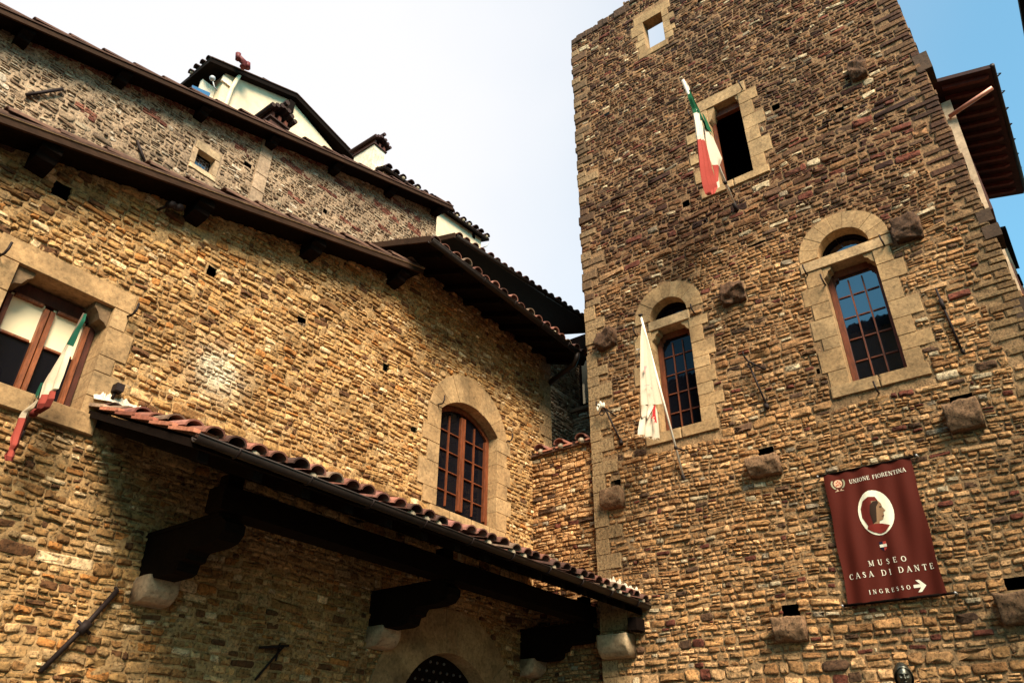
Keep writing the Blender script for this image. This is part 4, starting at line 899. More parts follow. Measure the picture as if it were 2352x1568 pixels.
m = MB(); m.prism([A_, B_, B_ + Vb * 2.4, A_ + Vb * 2.4], (0, 0, 0.06)); ro = m.build('eave_roof', 'darkwood', cy)
m = MB(); tile_roof(m, A_ + np.array([0, 0.03, 0.07]), U_, Vb, float(np.linalg.norm(B_ - A_)), 2.4, 0.22, 0.4, 0.085, 66, col=(0.14, 0.05, 0.03)); m.build('roof_tiles', 'tile', ro)
m = MB(); m.prism([A_ + np.array([-0.03, -0.02, -0.02]), A_ + np.array([-0.03, -0.02, 0.1]), A_ + Vb * 2.4 + np.array([-0.03, 0, 0.1]), A_ + Vb * 2.4 + np.array([-0.03, 0, -0.02])], (0.03, 0, 0)); m.build('barge_board', 'wood', ro)
gutter(ro, A_[0] - 0.03, B_[0], (A_[1] - 0.05, 11.13), (B_[1] - 0.05, 11.13), 0.05, 8)

# ================================================================== CREAM HOUSES beyond
ch = thing('cream_gabled_house', 'tall cream plastered house with dark gabled roof, highest of the houses behind', 'house', (7, 16, 0))
m = MB()
top_ = [(5.42, 13.55, 17.35), (7.92, 13.55, 18.36), (10.2, 13.55, 16.7)]
top_ = [(5.38, 13.6, 17.42), (7.86, 13.6, 18.42), (10.2, 13.6, 16.95)]
P0, P1, P2 = [np.array(on(1, 13.82, u, v)) - np.array([0, 0, 0.24]) for u, v in ((487, 127), (683, 211), (880, 418))]; D = np.array([0, 6.5, 0]); T = np.array([0, 0, 0.14])
m = MB(); m.prism([(5.99, 14.02, 8), (9.9, 14.02, 8), (9.9, 14.02, float(P2[2]) + 0.1), (float(P1[0]), 14.02, float(P1[2]) + 0.02), (5.99, 14.02, float(P0[2] + (P1[2] - P0[2]) * (5.99 - P0[0]) / (P1[0] - P0[0])) + 0.02)], (0, 6, 0)); m.build('wall', 'plaster', ch)
m = MB()
m.prism([P0, P1, P1 + T, P0 + T], D); m.prism([P1, P2, P2 + T, P1 + T], D); rc = m.build('roof', 'darkwood', ch)
m = MB()
for P, Q in ((P0, P1), (P2, P1)):
    d_ = (Q - P); tile_roof(m, P + np.array([0, -0.03, 0.15]), (0, 1, 0), d_, 1.0, float(np.linalg.norm(d_)), 0.24, 0.42, 0.09, 15, col=(0.05, 0.022, 0.016))
m.build('roof_tiles', 'tile', rc)
for x_, z_ in ((7.95, 18.05), (9.35, 17.15)): m = MB(); m.box((x_ - 0.09, 13.86, z_ - 0.12), (x_ + 0.09, 14.03, z_ + 0.3)); m.build('purlin_end', 'darkwood', ch)
m = MB(); m.tube([(6.30, 13.9, 17.85), (6.22, 13.93, 17.3), (6.17, 13.95, 16.0), (6.17, 13.95, 12)], 0.055, 8); m.build('downpipe', 'plaster', ch, True)
m = MB(); m.box((5.93, 13.97, 17.35), (6.2, 14.03, 17.55)); m.box((5.6, 14.3, 12), (5.98, 14.4, 17.3)); m.build('corner_band', 'white', ch)
m = MB(); a = on(1, 13.5, 640, 297 / 1.36735 * 0 + 0) if False else None
def P2p(p, q, y): return on(1, y, (560 + p / 5.226) / 1.36735, (140 + q / 5.226) / 1.36735)
m = MB(); m.tube([P2p(1060, 370, 13.6), P2p(1090, 310, 13.6), P2p(985, 210, 13.6)], 0.09, 8); m.tube([P2p(980, 250, 13.6), P2p(985, 155, 13.6)], 0.075, 8); m.tube([P2p(1130, 390, 13.6), P2p(1130, 310, 13.6)], 0.09, 8); m.build('flue_pipes', vmat('rust_red_metal', 0.6, col=(0.12, 0.012, 0.01)), rc, True)
m = MB()
q0, q1 = P2p(0, 672, 12.5), P2p(655, 975, 12.5)
m.prism([q0, q1, (q1[0], q1[1], q1[2] - 0.6), (q0[0], q0[1], q0[2] - 0.9)], (0, 0.3, 0)); tw_ = m.build('terrace_parapet', 'white', ch)
m = MB()
a0, a1, a2, a3 = P2p(215, 740, 12.6), P2p(500, 870, 12.6), P2p(530, 795, 12.6), P2p(235, 668, 12.6)
m.prism([a0, a1, a2, a3], (0, 0.02, 0)); m.build('glass_screen', glassmat('blue_glass', 0.3, (0.02, 0.06, 0.13)), tw_)
m = MB(); m.ball(P2p(560, 558, 12.6), 0.07, n=10); m.tube([P2p(560, 570, 12.6), P2p(590, 700, 12.6), P2p(640, 760, 12.6)], 0.018, 6); m.build('terrace_lamp', 'zinc', tw_, True)

c2 = thing('low_cream_house', 'lower cream plastered house with tiled eave, right of the rubble house', 'house', (11, 13, 0))
m = MB(); m.prism([(9.20, 11.02, 8), (13.12, 11.02, 8), (13.12, 11.02, 15.52), (9.20, 11.02, 15.22)], (0, 5, 0)); m.build('wall', 'plaster', c2)
m = MB(); A_ = np.array(on(1, 10.86, 884, 374)) - np.array([0, 0, 0.17]); B_ = np.array(on(1, 10.86, 1124, 543)) - np.array([0, 0, 0.17]); Vc = np.array([0, 1, 0.33])
m.prism([A_, B_, B_ + Vc * 3, A_ + Vc * 3], (0, 0, 0.06)); rc = m.build('roof', 'darkwood', c2)
m = MB(); tile_roof(m, A_ + np.array([0, 0, 0.07]), B_ - A_, Vc, float(np.linalg.norm(B_ - A_)), 3, 0.27, 0.42, 0.10, 19, col=(0.045, 0.02, 0.016)); m.build('roof_tiles', 'tile', rc)
m = MB(); m.tube([(13.12, 10.98, float(B_[2]) - 0.32), tuple(B_ + np.array([-0.12, 0.0, -0.26])), tuple(B_ + np.array([-0.05, -0.02, -0.10]))], 0.018, 6); m.build('gutter_bracket', 'zinc', rc, True)
m = MB(); m.box((12.72, 11.0, 15.17), (12.82, 11.03, 15.33)); m.build('vent', 'dark', c2)
chimney(rc, 8.92, 9.30, 11.2, 11.95, 14.6, 15.86, (0.62, 0.52, 0.38), 'tile', cap=(0.04, 0.018, 0.016))

# ================================================================== HOUSES right of the tower
rh = thing('eaves_house', 'pale house with wide dark raftered eave, just right of the tower top', 'house', (16, 1.5, 0))
m = MB(); m.prism([(13.95, -0.60, 0), (13.95, -0.73, 10.4), (13.95, -0.86, 13.95), (13.95, 4, 13.95), (13.95, 4, 0)], (4.1, 0, 0)); m.build('wall', vmat('stained_plaster', 0.92, 9, 0.3, 0.3, 0.004, col=(0.42, 0.31, 0.20), big=2.5, bigamt=0.3), rh)
for x_ in (14.5, 16.2):
    for z_ in (2.0, 5.2, 8.6, 11.4):
        m = MB(); yy = -0.60 - 0.013 * z_ - (0.03 if z_ > 10 else 0); m.box((x_, yy - 0.06, z_), (x_ + 0.9, yy + 0.1, z_ + 1.5)); m.build('shutter', 'frame_dark', rh)
def sofz(y): return 13.9 - 0.28 * (y + 0.87) * -1 if False else 14.0 + 0.26 * (y + 1.65)
m = MB(); m.prism([(13.6, -1.66, sofz(-1.66)), (13.6, 4, sofz(4)), (18.15, 4, sofz(4)), (18.15, -1.74, sofz(-1.74))], (0, 0, 0.09), (0.05, 0.012, 0.008)); rr2 = m.build('roof', vmat('red_brown_boards', 0.8, 14, 0.4, 0.4, 0.004, col=(0.028, 0.007, 0.005)), rh)
RRAF = vmat('red_rafters', 0.7, 14, 0.4, 0.4, 0.004, col=(0.075, 0.014, 0.008))
for k in range(13):
    x = 13.75 + k * 0.34; m = MB(); m.prism([(x, -1.60, sofz(-1.6) - 0.001), (x, -0.8, sofz(-0.8) - 0.001), (x, -0.8, sofz(-0.8) - 0.09), (x, -1.50, sofz(-1.5) - 0.09), (x, -1.60, sofz(-1.6) - 0.04)], (0.085, 0, 0)); m.build('rafter', RRAF, rr2)
m = MB(); m.tube([on(0, 13.90, 2980.7 / 1.36735, 367 / 1.36735), on(0, 13.66, 3117 / 1.36735, 276 / 1.36735)], 0.045, 8); m.build('downpipe', vmat('copper_pipe', 0.4, 10, 0.2, 0.1, 0.002, col=(0.5, 0.22, 0.15), metal=0.2), rh, True)
m = MB()
for k in range(8): x = 14.0 + k * 0.55; m.tube([(x, -1.66, 14.02), (x, -1.82, 14.12), (x + 0.02, -1.72, 14.2)], 0.018, 5)
m.tube([(13.6, -1.70, 14.05), (18.15, -1.78, 14.05)], 0.05, 8); m.build('gutter', 'gutter', rr2, True)
r3 = thing('narrow_pale_house', 'narrow sliver of a pale house with short dark eaves at the right picture edge', 'house', (22, 1.2, 0))
m = MB(); m.box((20, -1.10, 0), (24, 3.5, 14.2)); m.build('wall', vmat('stained_plaster', 0.92, 9, 0.3, 0.3, 0.004, col=(0.42, 0.31, 0.20), big=2.5, bigamt=0.3), r3)
m = MB(); m.prism([(19.8, -1.24, 14.25), (19.8, 3.5, 15.0), (22.0, 3.5, 15.0), (22.0, -1.30, 14.25)], (0, 0, 0.08)); m.build('roof', 'darkwood', r3)
m = MB(); m.bbox((-1.12, 12.6, -0.02), (-0.97, 12.95, 0.03), lambda s, z, d=0: (20 - d, s, z)); m.build('window', 'dark', r3)

# houses across the square, behind the viewer (seen in the window panes)
op = thing('opposite_house', 'tall cream plastered house across the square, behind the viewer', 'house', (5, -16, 0))
m = MB(); m.box((-6, -14, 0), (16, -19, 18.5)); m.build('wall', 'ochre', op)
for i in range(6):
    for k in range(5):
        x = -4.6 + i * 3.6; z = 1.4 + k * 3.4
        if k == 4 and i in (2, 3): continue
        m = MB(); m.box((x - 0.12, -13.98, z - 0.12), (x + 1.12, -13.95, z + 1.82), (0.35, 0.25, 0.15)); m.box((x, -13.96, z), (x + 1.0, -13.94, z + 1.7), (0.05, 0.06, 0.04), 1); m.build('window', ['dressed', 'darkwood'], op)
m = MB(); m.prism([(-6.4, -13.2, 18.5), (16.4, -13.2, 18.5), (16.4, -19, 20), (-6.4, -19, 20)], (0, 0, 0.12)); m.build('roof', 'darkwood', op)
o2 = thing('corner_house', 'ochre plastered house closing the square behind the viewer', 'house', (-11, 3, 0))
m = MB(); m.box((-14, -4, 0), (-9.5, 14, 17.0)); m.build('wall', vmat('dark_ochre', 0.9, col=(0.10, 0.06, 0.035)), o2)
m = MB(); m.prism([(-8.9, -4.4, 17.0), (-8.9, 14.4, 17.0), (-14.4, 14.4, 18.4), (-14.4, -4.4, 18.4)], (0, 0, 0.12)); m.build('roof', 'darkwood', o2)
for i in range(5):
    for k in range(5): y = -2.2 + i * 3.2; z = 1.4 + k * 3; m = MB(); m.box((-9.52, y, z), (-9.46, y + 1.0, z + 1.6)); m.build('shutters', 'darkwood', o2)
o3 = thing('street_house', 'dark edge of a tall house roof clipping the top right picture corner', 'house', (18, -6, 0))
m = MB(); m.box((15.6, -3.5, 0), (22, -9, 17.5)); m.build('wall', 'ochre', o3)
m = MB(); m.prism([(15.2, -3.02, 17.82), (22.4, -3.02, 17.82), (22.4, -9, 19.4), (15.2, -9, 19.4)], (0, 0, 0.14)); m.build('roof', 'darkwood', o3)

# ground
m = MB(); m.add([(-400, -400, 0), (400, -400, 0), (400, 400, 0), (-400, 400, 0)], [(0, 1, 2, 3)]); o = m.build('ground', 'paving'); o['kind'] = 'structure'

# ================================================================== BANNER
BN = 0.07
def bd(s, z):
    t = (4.82 - z) / 1.47
    return BN + 0.016 * math.sin((s - 1.1) * 17 + 1.2 * math.sin(z * 2.2)) * (0.25 + t) * 0.8 + 0.008 * math.sin(s * 31 + z * 3)
def FB(s, z, d=0.0): return (XT - bd(s, z) - d, s, z)
ban = thing('museum_banner', 'dark red cloth banner reading MUSEO CASA DI DANTE with white arrow, hanging on the tower', 'banner', (XT - 0.08, 1.6, 3.35))
BRED = (0.082, 0.0105, 0.0045)
def wedge(z): t = (4.82 - z) / 1.47; return 1.115 + 0.015 * t, 2.065 + 0.035 * t
m = MB(); nx, nz = 60, 60; vs = []; 
for i in range(nx + 1):
    for k in range(nz + 1):
        z = 3.35 + 1.47 * k / nz; a, b = wedge(z); s_ = a + (b - a) * i / nx
        s_ += 0.006 * math.sin(z * 9) * (1 if i == 0 else (-1 if i == nx else 0)); vs.append(FB(s_, z))
m.add(vs, [(i * (nz + 1) + k, i * (nz + 1) + k + 1, (i + 1) * (nz + 1) + k + 1, (i + 1) * (nz + 1) + k) for i in range(nx) for k in range(nz)], BRED)
m.build('cloth', 'print', ban, True)
m = MB(); m.tube([(XT - BN, 1.05, 4.83), (XT - BN, 2.12, 4.82)], 0.012, 8); m.build('rod', 'darkwood', ban, True)
m = MB(); m.tube([(XT - BN, 1.06, 3.345), (XT - BN, 2.15, 3.345)], 0.014, 8); m.build('rod', 'darkwood', ban, True)
for y_, z_ in ((1.04, 4.83), (2.13, 4.82), (1.05, 3.345), (2.16, 3.345)): m = MB(); m.tube([(XT, y_, z_), (XT - BN - 0.02, y_, z_)], 0.012, 6); m.build('rod_hook', 'zinc', ban, True)
def flat(m, pts, col, lift=0.003, sub=0.03):
    """flat printed patch that follows the folds: star-subdivided polygon in (s, z)"""
    cx = sum(p[0] for p in pts) / len(pts); cz = sum(p[1] for p in pts) / len(pts)
    P = []
    for i in range(len(pts)):
        a, b = pts[i], pts[(i + 1) % len(pts)]; L_ = math.hypot(a[0] - b[0], a[1] - b[1]); n = max(1, int(L_ / sub))
        P += [(a[0] + (b[0] - a[0]) * k / n, a[1] + (b[1] - a[1]) * k / n) for k in range(n)]
    R = max(math.hypot(p[0] - cx, p[1] - cz) for p in P); K = max(1, int(R / sub)); n = len(P)
    vs = [FB(cx, cz, lift)]; 
    for r_i in range(1, K + 1): vs += [FB(cx + (p[0] - cx) * r_i / K, cz + (p[1] - cz) * r_i / K, lift) for p in P]
    fs = [(0, 1 + i, 1 + (i + 1) % n) for i in range(n)]
    for r_i in range(K - 1): fs += [(1 + r_i * n + i, 1 + (r_i + 1) * n + i, 1 + (r_i + 1) * n + (i + 1) % n, 1 + r_i * n + (i + 1) % n) for i in range(n)]
    m.add(vs, fs, col)
WHT = (0.80, 0.72, 0.55)
GL = {   # stroke letters on a 0..w by 0..1 box: (x0,y0,x1,y1,thickness)
 'M': (0.95, [(.14, 0, .14, 1, .07), (.14, 1, .47, .1, .15), (.47, .1, .8, 1, .07), (.8, 0, .8, 1, .15)], [.14, .8], [.1, .84]),
 'U': (0.8, [(.17, .25, .17, 1, .15), (.17, .25, .28, .05, .14), (.28, .05, .5, .04, .11), (.5, .04, .64, .25, .09), (.64, .25, .64, 1, .08)], [], [.17, .64]),
 'S': (0.6, [(.5, .8, .36, .95, .08), (.36, .95, .18, .92, .1), (.18, .92, .12, .72, .14), (.12, .72, .46, .38, .16), (.46, .38, .45, .14, .14), (.45, .14, .28, .03, .1), (.28, .03, .08, .18, .08)], [], []),
 'E': (0.68, [(.15, 0, .15, 1, .15), (.15, .96, .56, .96, .07), (.15, .52, .46, .52, .07), (.15, .04, .58, .04, .07), (.56, .96, .56, .8, .06), (.58, .04, .58, .22, .06), (.46, .42, .46, .62, .05)], [], []),
 'O': (0.86, None, [], []), 
 'C': (0.76, None, [], []), 'G': (0.84, None, [], []), 'D': (0.84, None, [], []), 'R': (0.8, None, [], []),
 'A': (0.8, [(.08, 0, .38, 1, .07), (.38, 1, .7, 0, .15), (.2, .34, .56, .34, .06)], [.08, .7], []),
 'I': (0.36, [(.18, 0, .18, 1, .16)], [.18], [.18]), 'N': (0.88, [(.15, 0, .15, 1, .07), (.15, 1, .7, .02, .15), (.7, 0, .7, 1, .07)], [.15], [.12, .7]),
 'T': (0.74, [(.37, 0, .37, 1, .15), (.04, .96, .7, .96, .07), (.05, .96, .05, .78, .06), (.69, .96, .69, .78, .06)], [.37], []),
 'F': (0.64, [(.15, 0, .15, 1, .15), (.15, .96, .55, .96, .07), (.15, .5, .44, .5, .07), (.55, .96, .55, .78, .06)], [.15], []), ' ': (0.45, [], [], [])}
def arcst(cx, cy, rx, ry, a0, a1, n, tmax, tmin):
    o = []
    for i in range(n):
        a = math.radians(a0 + (a1 - a0) * i / n); b = math.radians(a0 + (a1 - a0) * (i + 1) / n); mth = abs(math.cos((a + b) / 2))
        o.append((cx + rx * math.cos(a), cy + ry * math.sin(a), cx + rx * math.cos(b), cy + ry * math.sin(b), tmin + (tmax - tmin) * mth))
    return o
GL['O'] = (0.88, arcst(.43, .5, .33, .46, 0, 360, 14, .15, .06), [], [])
GL['C'] = (0.78, arcst(.43, .5, .33, .46, 48, 312, 11, .15, .06) + [(.66, .84, .66, .66, .06)], [], [])
GL['G'] = (0.86, arcst(.43, .5, .33, .46, 48, 320, 11, .15, .06) + [(.7, .08, .7, .42, .13), (.56, .42, .8, .42, .05), (.66, .86, .66, .68, .06)], [], [])
GL['D'] = (0.86, [(.15, 0, .15, 1, .15), (.15, .96, .4, .96, .06), (.15, .04, .4, .04, .06)] + arcst(.38, .5, .34, .46, -90, 90, 8, .15, .06), [.15], [.15])
GL['R'] = (0.8, [(.15, 0, .15, 1, .15), (.15, .96, .38, .96, .06), (.15, .5, .38, .5, .06)] + arcst(.36, .73, .22, .23, -90, 90, 6, .14, .06) + [(.34, .5, .7, .02, .14)], [.15], [.15])
def write(parent, text, s_left, s_right, zb_l, zb_r, h, name, lift=0.004):
    """letters from s_left to s_right (image left is the larger s)"""
    tot = sum(GL[c][0] for c in text) ; gaps = len(text) - 1; W = abs(s_left - s_right); 
    gap = (W - tot * h) / max(1, gaps) if True else 0; kx = 1.0
    if gap < 0.06 * h: kx = (W - gaps * 0.08 * h) / (tot * h); gap = 0.08 * h
    x = 0; m = MB()
    for c in text:
        if c == ' ': m.build(name, 'print', parent); m = MB()
        wd, st, bs, ts = GL[c]
        st = list(st) + [(a - .12, .025, a + .12, .025, .055) for a in bs] + [(a - .12, .975, a + .12, .975, .055) for a in ts]
        for (x0, y0, x1, y1, t) in st:
            dx, dy = x1 - x0, y1 - y0; L_ = math.hypot(dx, dy) + 1e-9; nx_, ny_ = -dy / L_ * t / 2, dx / L_ * t / 2
            ex, ey = dx / L_ * 0.02, dy / L_ * 0.02
            Q = [(x0 + nx_ - ex, y0 + ny_ - ey), (x1 + nx_ + ex, y1 + ny_ + ey), (x1 - nx_ + ex, y1 - ny_ + ey), (x0 - nx_ - ex, y0 - ny_ - ey)]
            vs = []
            for (a, b) in Q:
                X = x + a * h * kx; s_ = s_left - X; z_ = zb_l + (zb_r - zb_l) * X / W + b * h; vs.append(FB(s_, z_, lift))
            m.add(vs, [(0, 1, 2, 3)], WHT)
        x += wd * h * kx + gap
    return m.build(name, 'print', parent)
write(ban, 'UNIONE FIORENTINA', 1.80, 1.185, 4.662, 4.672, 0.047, 'heading_text')
write(ban, 'MUSEO', 1.80, 1.415, 3.718, 3.718, 0.058, 'title_text')
write(ban, 'CASA DI DANTE', 2.03, 1.175, 3.606, 3.606, 0.060, 'title_text')
write(ban, 'INGRESSO', 1.86, 1.445, 3.427, 3.430, 0.044, 'entrance_text')
m = MB()    # arrow
ax, az = 1.295, 3.455
flat(m, [(1.415, az + 0.016), (1.33, az + 0.016), (1.33, az - 0.016), (1.415, az - 0.016)], WHT)
flat(m, [(1.385, az + 0.062), (1.350, az + 0.062), (ax, az), (1.335, az)], WHT); flat(m, [(1.335, az), (ax, az), (1.350, az - 0.062), (1.385, az - 0.062)], WHT)
m.build('arrow', 'print', ban)
m = MB()    # plain oval portrait: generic hooded bust in profile
oc_, oz_ = 1.600, 4.285
flat(m, [(oc_ + 0.185 * math.cos(math.radians(a)), oz_ + 0.255 * math.sin(math.radians(a))) for a in range(0, 360, 12)], (0.86, 0.80, 0.58), 0.003)
def OV(pts): return [(oc_ - x, oz_ + y) for x, y in pts]
flat(m, OV([(-.155, -.03), (-.15, .07), (-.11, .15), (-.04, .185), (.03, .175), (.05, .13), (.0, .05), (-.01, -.06), (.0, -.13), (-.11, -.14)]), (0.15, 0.018, 0.012), 0.005)
flat(m, OV([(-.02, .13), (.05, .13), (.075, .09), (.08, .05), (.105, .0), (.08, -.015), (.08, -.05), (.06, -.09), (.02, -.10), (.01, -.14), (-.05, -.13), (-.03, -.05)]), (0.30, 0.17, 0.085), 0.006)
flat(m, OV([(-.11, -.13), (-.03, -.125), (.03, -.13), (.115, -.165), (.06, -.222), (0, -.24), (-.07, -.21), (-.125, -.165)]), (0.20, 0.022, 0.014), 0.007)
flat(m, OV([(.0, .125), (.045, .128), (.05, .10), (.02, .06), (.005, -.02), (-.01, -.10), (-.05, -.12), (-.06, .0), (-.04, .09)]), (0.035, 0.018, 0.010), 0.008, 0.02)
flat(m, OV([(.05, .058), (.075, .058), (.075, .048), (.052, .048)]), (0.03, 0.015, 0.01), 0.009, 0.02); flat(m, OV([(.055, -.052), (.082, -.046), (.080, -.056), (.055, -.060)]), (0.12, 0.03, 0.02), 0.009, 0.02)
m.build('oval_portrait', 'print', ban)
m = MB()    # small shield: dark and red halves with a white bar
sx, sz_ = 1.607, 3.915
flat(m, [(sx + 0.035, sz_ + 0.045), (sx, sz_ + 0.045), (sx, sz_ - 0.055), (sx + 0.03, sz_ - 0.03), (sx + 0.036, sz_)], (0.008, 0.010, 0.03), 0.003)
flat(m, [(sx, sz_ + 0.045), (sx - 0.035, sz_ + 0.045), (sx - 0.036, sz_), (sx - 0.03, sz_ - 0.03), (sx, sz_ - 0.055)], (0.5, 0.06, 0.04), 0.003)
flat(m, [(sx + 0.037, sz_ + 0.016), (sx - 0.037, sz_ + 0.016), (sx - 0.037, sz_ - 0.014), (sx + 0.037, sz_ - 0.014)], WHT, 0.005)
m.build('shield', 'print', ban)
m = MB()    # round emblem in a wreath
ex_, ez_ = 1.925, 4.690
circ = lambda cx, cz, r: [(cx + r * math.cos(math.radians(a)), cz + r * math.sin(math.radians(a))) for a in range(0, 360, 24)]
flat(m, circ(ex_, ez_, 0.047), (0.72, 0.42, 0.26), 0.003); 
for a, b in ((.018, .012), (-.016, .008), (.004, -.014), (-.024, -.012), (.022, -.02), (0, .026)): flat(m, circ(ex_ + a, ez_ + b, 0.008), (0.45, 0.06, 0.03), 0.005)
for sd in (-1, 1):
    pts = []
    for a in range(-62, 48, 10): pts.append((ex_ + sd * 0.060 * math.cos(math.radians(a)) , ez_ + 0.062 * math.sin(math.radians(a))))
    for i in range(len(pts) - 1):
        (x0, y0), (x1, y1) = pts[i], pts[i + 1]; c_ = (0.36, 0.33, 0.2)
        flat(m, [(x0, y0), (x1, y1), (x1 + sd * 0.02, y1 + 0.002), (x0 + sd * 0.016, y0 - 0.008)], c_, 0.003)
    flat(m, [(ex_ + sd * 0.028, ez_ - 0.062), (ex_ + sd * 0.012, ez_ - 0.082), (ex_ + sd * 0.05, ez_ - 0.088), (ex_ + sd * 0.05, ez_ - 0.094), (ex_ + sd * 0.004, ez_ - 0.088), (ex_ + sd * 0.02, ez_ - 0.062)], (0.5, 0.32, 0.2), 0.003)
m.build('emblem', 'print', ban)

# ================================================================== FLAGS
ZQ = {'Q1': (2100, 200, 1004 / 320), 'Q2': (1960, 960, 954 / 280), 'Q3': (0, 950, 1443 / 460)}
def qp(zk, p, q, axis, val): a, b, k = ZQ[zk]; return np.array(on(axis, val, (a + p / k) / 1.36735, (b + q / k) / 1.36735))
def panel(m, zk, rows, axis, val, cols=10, amp=0.03, waves=2.5, ph=0.0, off=0.0, sub=5):
    """cloth hanging in folds: rows of (left px, left py, right px, right py, colour) from top to bottom"""
    R = []
    for i in range(len(rows) - 1):
        a, b = rows[i], rows[i + 1]
        for k in range(sub):
            t = k / sub; R.append([a[j] + (b[j] - a[j]) * t for j in range(4)] + [a[4] if t < 1 else b[4]])
    R.append(list(rows[-1])); vs = []; cl = []
    n = len(R); base = []
    for i, r in enumerate(R):
        L_ = qp(zk, r[0], r[1], axis, val); Rr = qp(zk, r[2], r[3], axis, val)
        for c in range(cols + 1):
            t = c / cols; p = L_ + (Rr - L_) * t
            g = min(1, i / (n * 0.25) + 0.15)
            p[axis] += off + amp * g * math.sin(t * waves * 2 * math.pi + ph + 0.5 * math.sin(i * 0.12)) + amp * 0.12 * math.sin(i * 0.35 + t * 2)
            base.append(p)
    for i in range(n - 1):      # faces keep their own vertices so that the stripes stay crisp
        for c in range(cols):
            q = [base[i * (cols + 1) + c], base[i * (cols + 1) + c + 1], base[(i + 1) * (cols + 1) + c + 1], base[(i + 1) * (cols + 1) + c]]
            m.add(q, [(0, 1, 2, 3)], R[i][4])
def weld(o):
    import bmesh
    me = o.data; 
    # smooth shading with split colours: average the normals by position
    for p in me.polygons: p.use_smooth = True
    co = np.empty(len(me.vertices) * 3); me.vertices.foreach_get('co', co); co = co.reshape(-1, 3)
    nr = np.zeros((len(co), 3)); key = np.round(co * 20000).astype(np.int64); d = {}
    for p in me.polygons:
        for v in p.vertices: k = tuple(key[v]); d.setdefault(k, np.zeros(3)); d[k] += np.array(p.normal) * p.area
    nl = [tuple(d[tuple(key[v])] / (np.linalg.norm(d[tuple(key[v])]) + 1e-12)) for v in range(len(co))]
    me.normals_split_custom_set_from_vertices(nl)
GRN, WH, RED = (0.008, 0.085, 0.035), (0.56, 0.48, 0.37), (0.27, 0.04, 0.028)
# tricolour on the tower
f1 = thing('tricolour_flag', 'green white and red flag on a slanting white pole near the tower top', 'flag', (XT, 2.49, 9.1), 'flags hanging from poles')
tip, bs = np.array([7.36, 2.45, 10.52]), np.array([9.0, 2.493, 9.19])
m = MB(); m.tube([bs, tip], 0.021, 8, (0.85, 0.78, 0.66)); pm = m.build('pole', 'cloth', f1, True)
m = MB(); m.tube([bs + np.array([0.03, 0, -0.02]), bs + np.array([-0.1, 0, 0.08])], 0.032, 8); p_ = bs + (tip - bs) * 0.22; m.tube([p_ - (tip - bs) * 0.012, p_ + (tip - bs) * 0.012], 0.028, 8); m.tube([p_, (XT, 2.48, p_[2] + 0.02)], 0.010, 6); m.build('pole_bracket', 'iron', f1, True)
m = MB()
panel(m, 'Q1', [(140, 165, 168, 172, WH), (170, 215, 190, 225, WH), (183, 262, 198, 268, GRN), (205, 340, 238, 360, GRN), (245, 440, 285, 455, GRN), (255, 482, 300, 500, WH), (262, 560, 312, 560, WH), (278, 700, 342, 740, WH), (287, 740, 348, 760, RED), (300, 900, 378, 880, RED), (310, 1000, 412, 1030, RED), (328, 1100, 436, 1110, RED), (348, 1190, 452, 1180, RED), (372, 1275, 466, 1225, RED), (398, 1297, 440, 1285, RED)], 1, 2.45, 16, 0.026, 2.6, 0.5)
panel(m, 'Q1', [(262, 440, 285, 470, GRN), (300, 540, 330, 560, GRN), (330, 600, 352, 610, GRN), (345, 655, 412, 712, WH), (352, 720, 428, 735, WH), (372, 850, 490, 880, WH), (395, 950, 518, 940, WH), (420, 1003, 490, 1015, RED), (440, 1090, 484, 1040, RED), (455, 1180, 470, 1150, RED)], 1, 2.45, 8, 0.014, 1.0, 2.0, off=-0.03)
panel(m, 'Q1', [(456, 1060, 484, 1030, WH), (470, 1230, 506, 1215, WH)], 1, 2.47, 4, 0.006, 1, 0)
panel(m, 'Q1', [(300, 500, 322, 520, GRN), (330, 590, 362, 600, GRN), (350, 655, 412, 712, GRN)], 1, 2.44, 4, 0.004, 1, 0, off=-0.045)
weld(m.build('cloth', 'cloth', f1))
# white flag with a red lily
f2 = thing('lily_flag', 'white flag with faded red lily and frayed edge beside the narrow arched window', 'flag', (XT, 3.85, 5.2), 'flags hanging from poles')
tip, bs = np.array([8.155, 3.853, 7.35]), np.array([9.0, 3.854, 5.2])
m = MB(); m.tube([bs, tip], 0.016, 8, (0.82, 0.74, 0.6)); m.build('pole', 'cloth', f2, True)
m = MB(); m.tube([tip, tip + (tip - bs) * 0.012], 0.03, 8); m.tube([bs + np.array([0.03, 0, -0.06]), bs + (tip - bs) * 0.02], 0.026, 8); p_ = bs + (tip - bs) * 0.18; m.tube([p_, (XT, 3.8, p_[2])], 0.012, 6); m.tube([p_ - (tip - bs) * 0.01, p_ + (tip - bs) * 0.01], 0.024, 8); m.build('pole_bracket', 'iron', f2, True)
WH2 = (0.50, 0.42, 0.31); GRY = (0.55, 0.50, 0.44)
m = MB()
panel(m, 'Q2', [(186, 215, 196, 210, WH2), (184, 330, 240, 330, WH2), (182, 500, 290, 480, WH2), (180, 640, 330, 640, WH2), (184, 900, 380, 860, WH2), (188, 1060, 424, 1050, WH2)], 1, 3.85, 16, 0.02, 3.2, 0.3)
panel(m, 'Q2', [(188, 1060, 335, 1046, WH2), (192, 1160, 318, 1095, WH2), (200, 1190, 290, 1130, WH2), (235, 1212, 245, 1205, WH2)], 1, 3.85, 8, 0.02, 2, 0.3)
panel(m, 'Q2', [(190, 1165, 330, 1065, WH2), (180, 1260, 345, 1160, WH2), (165, 1330, 362, 1330, WH2), (160, 1375, 375, 1420, WH2)], 1, 3.87, 12, 0.025, 2.6, 1.4)
r_ = random.Random(5)
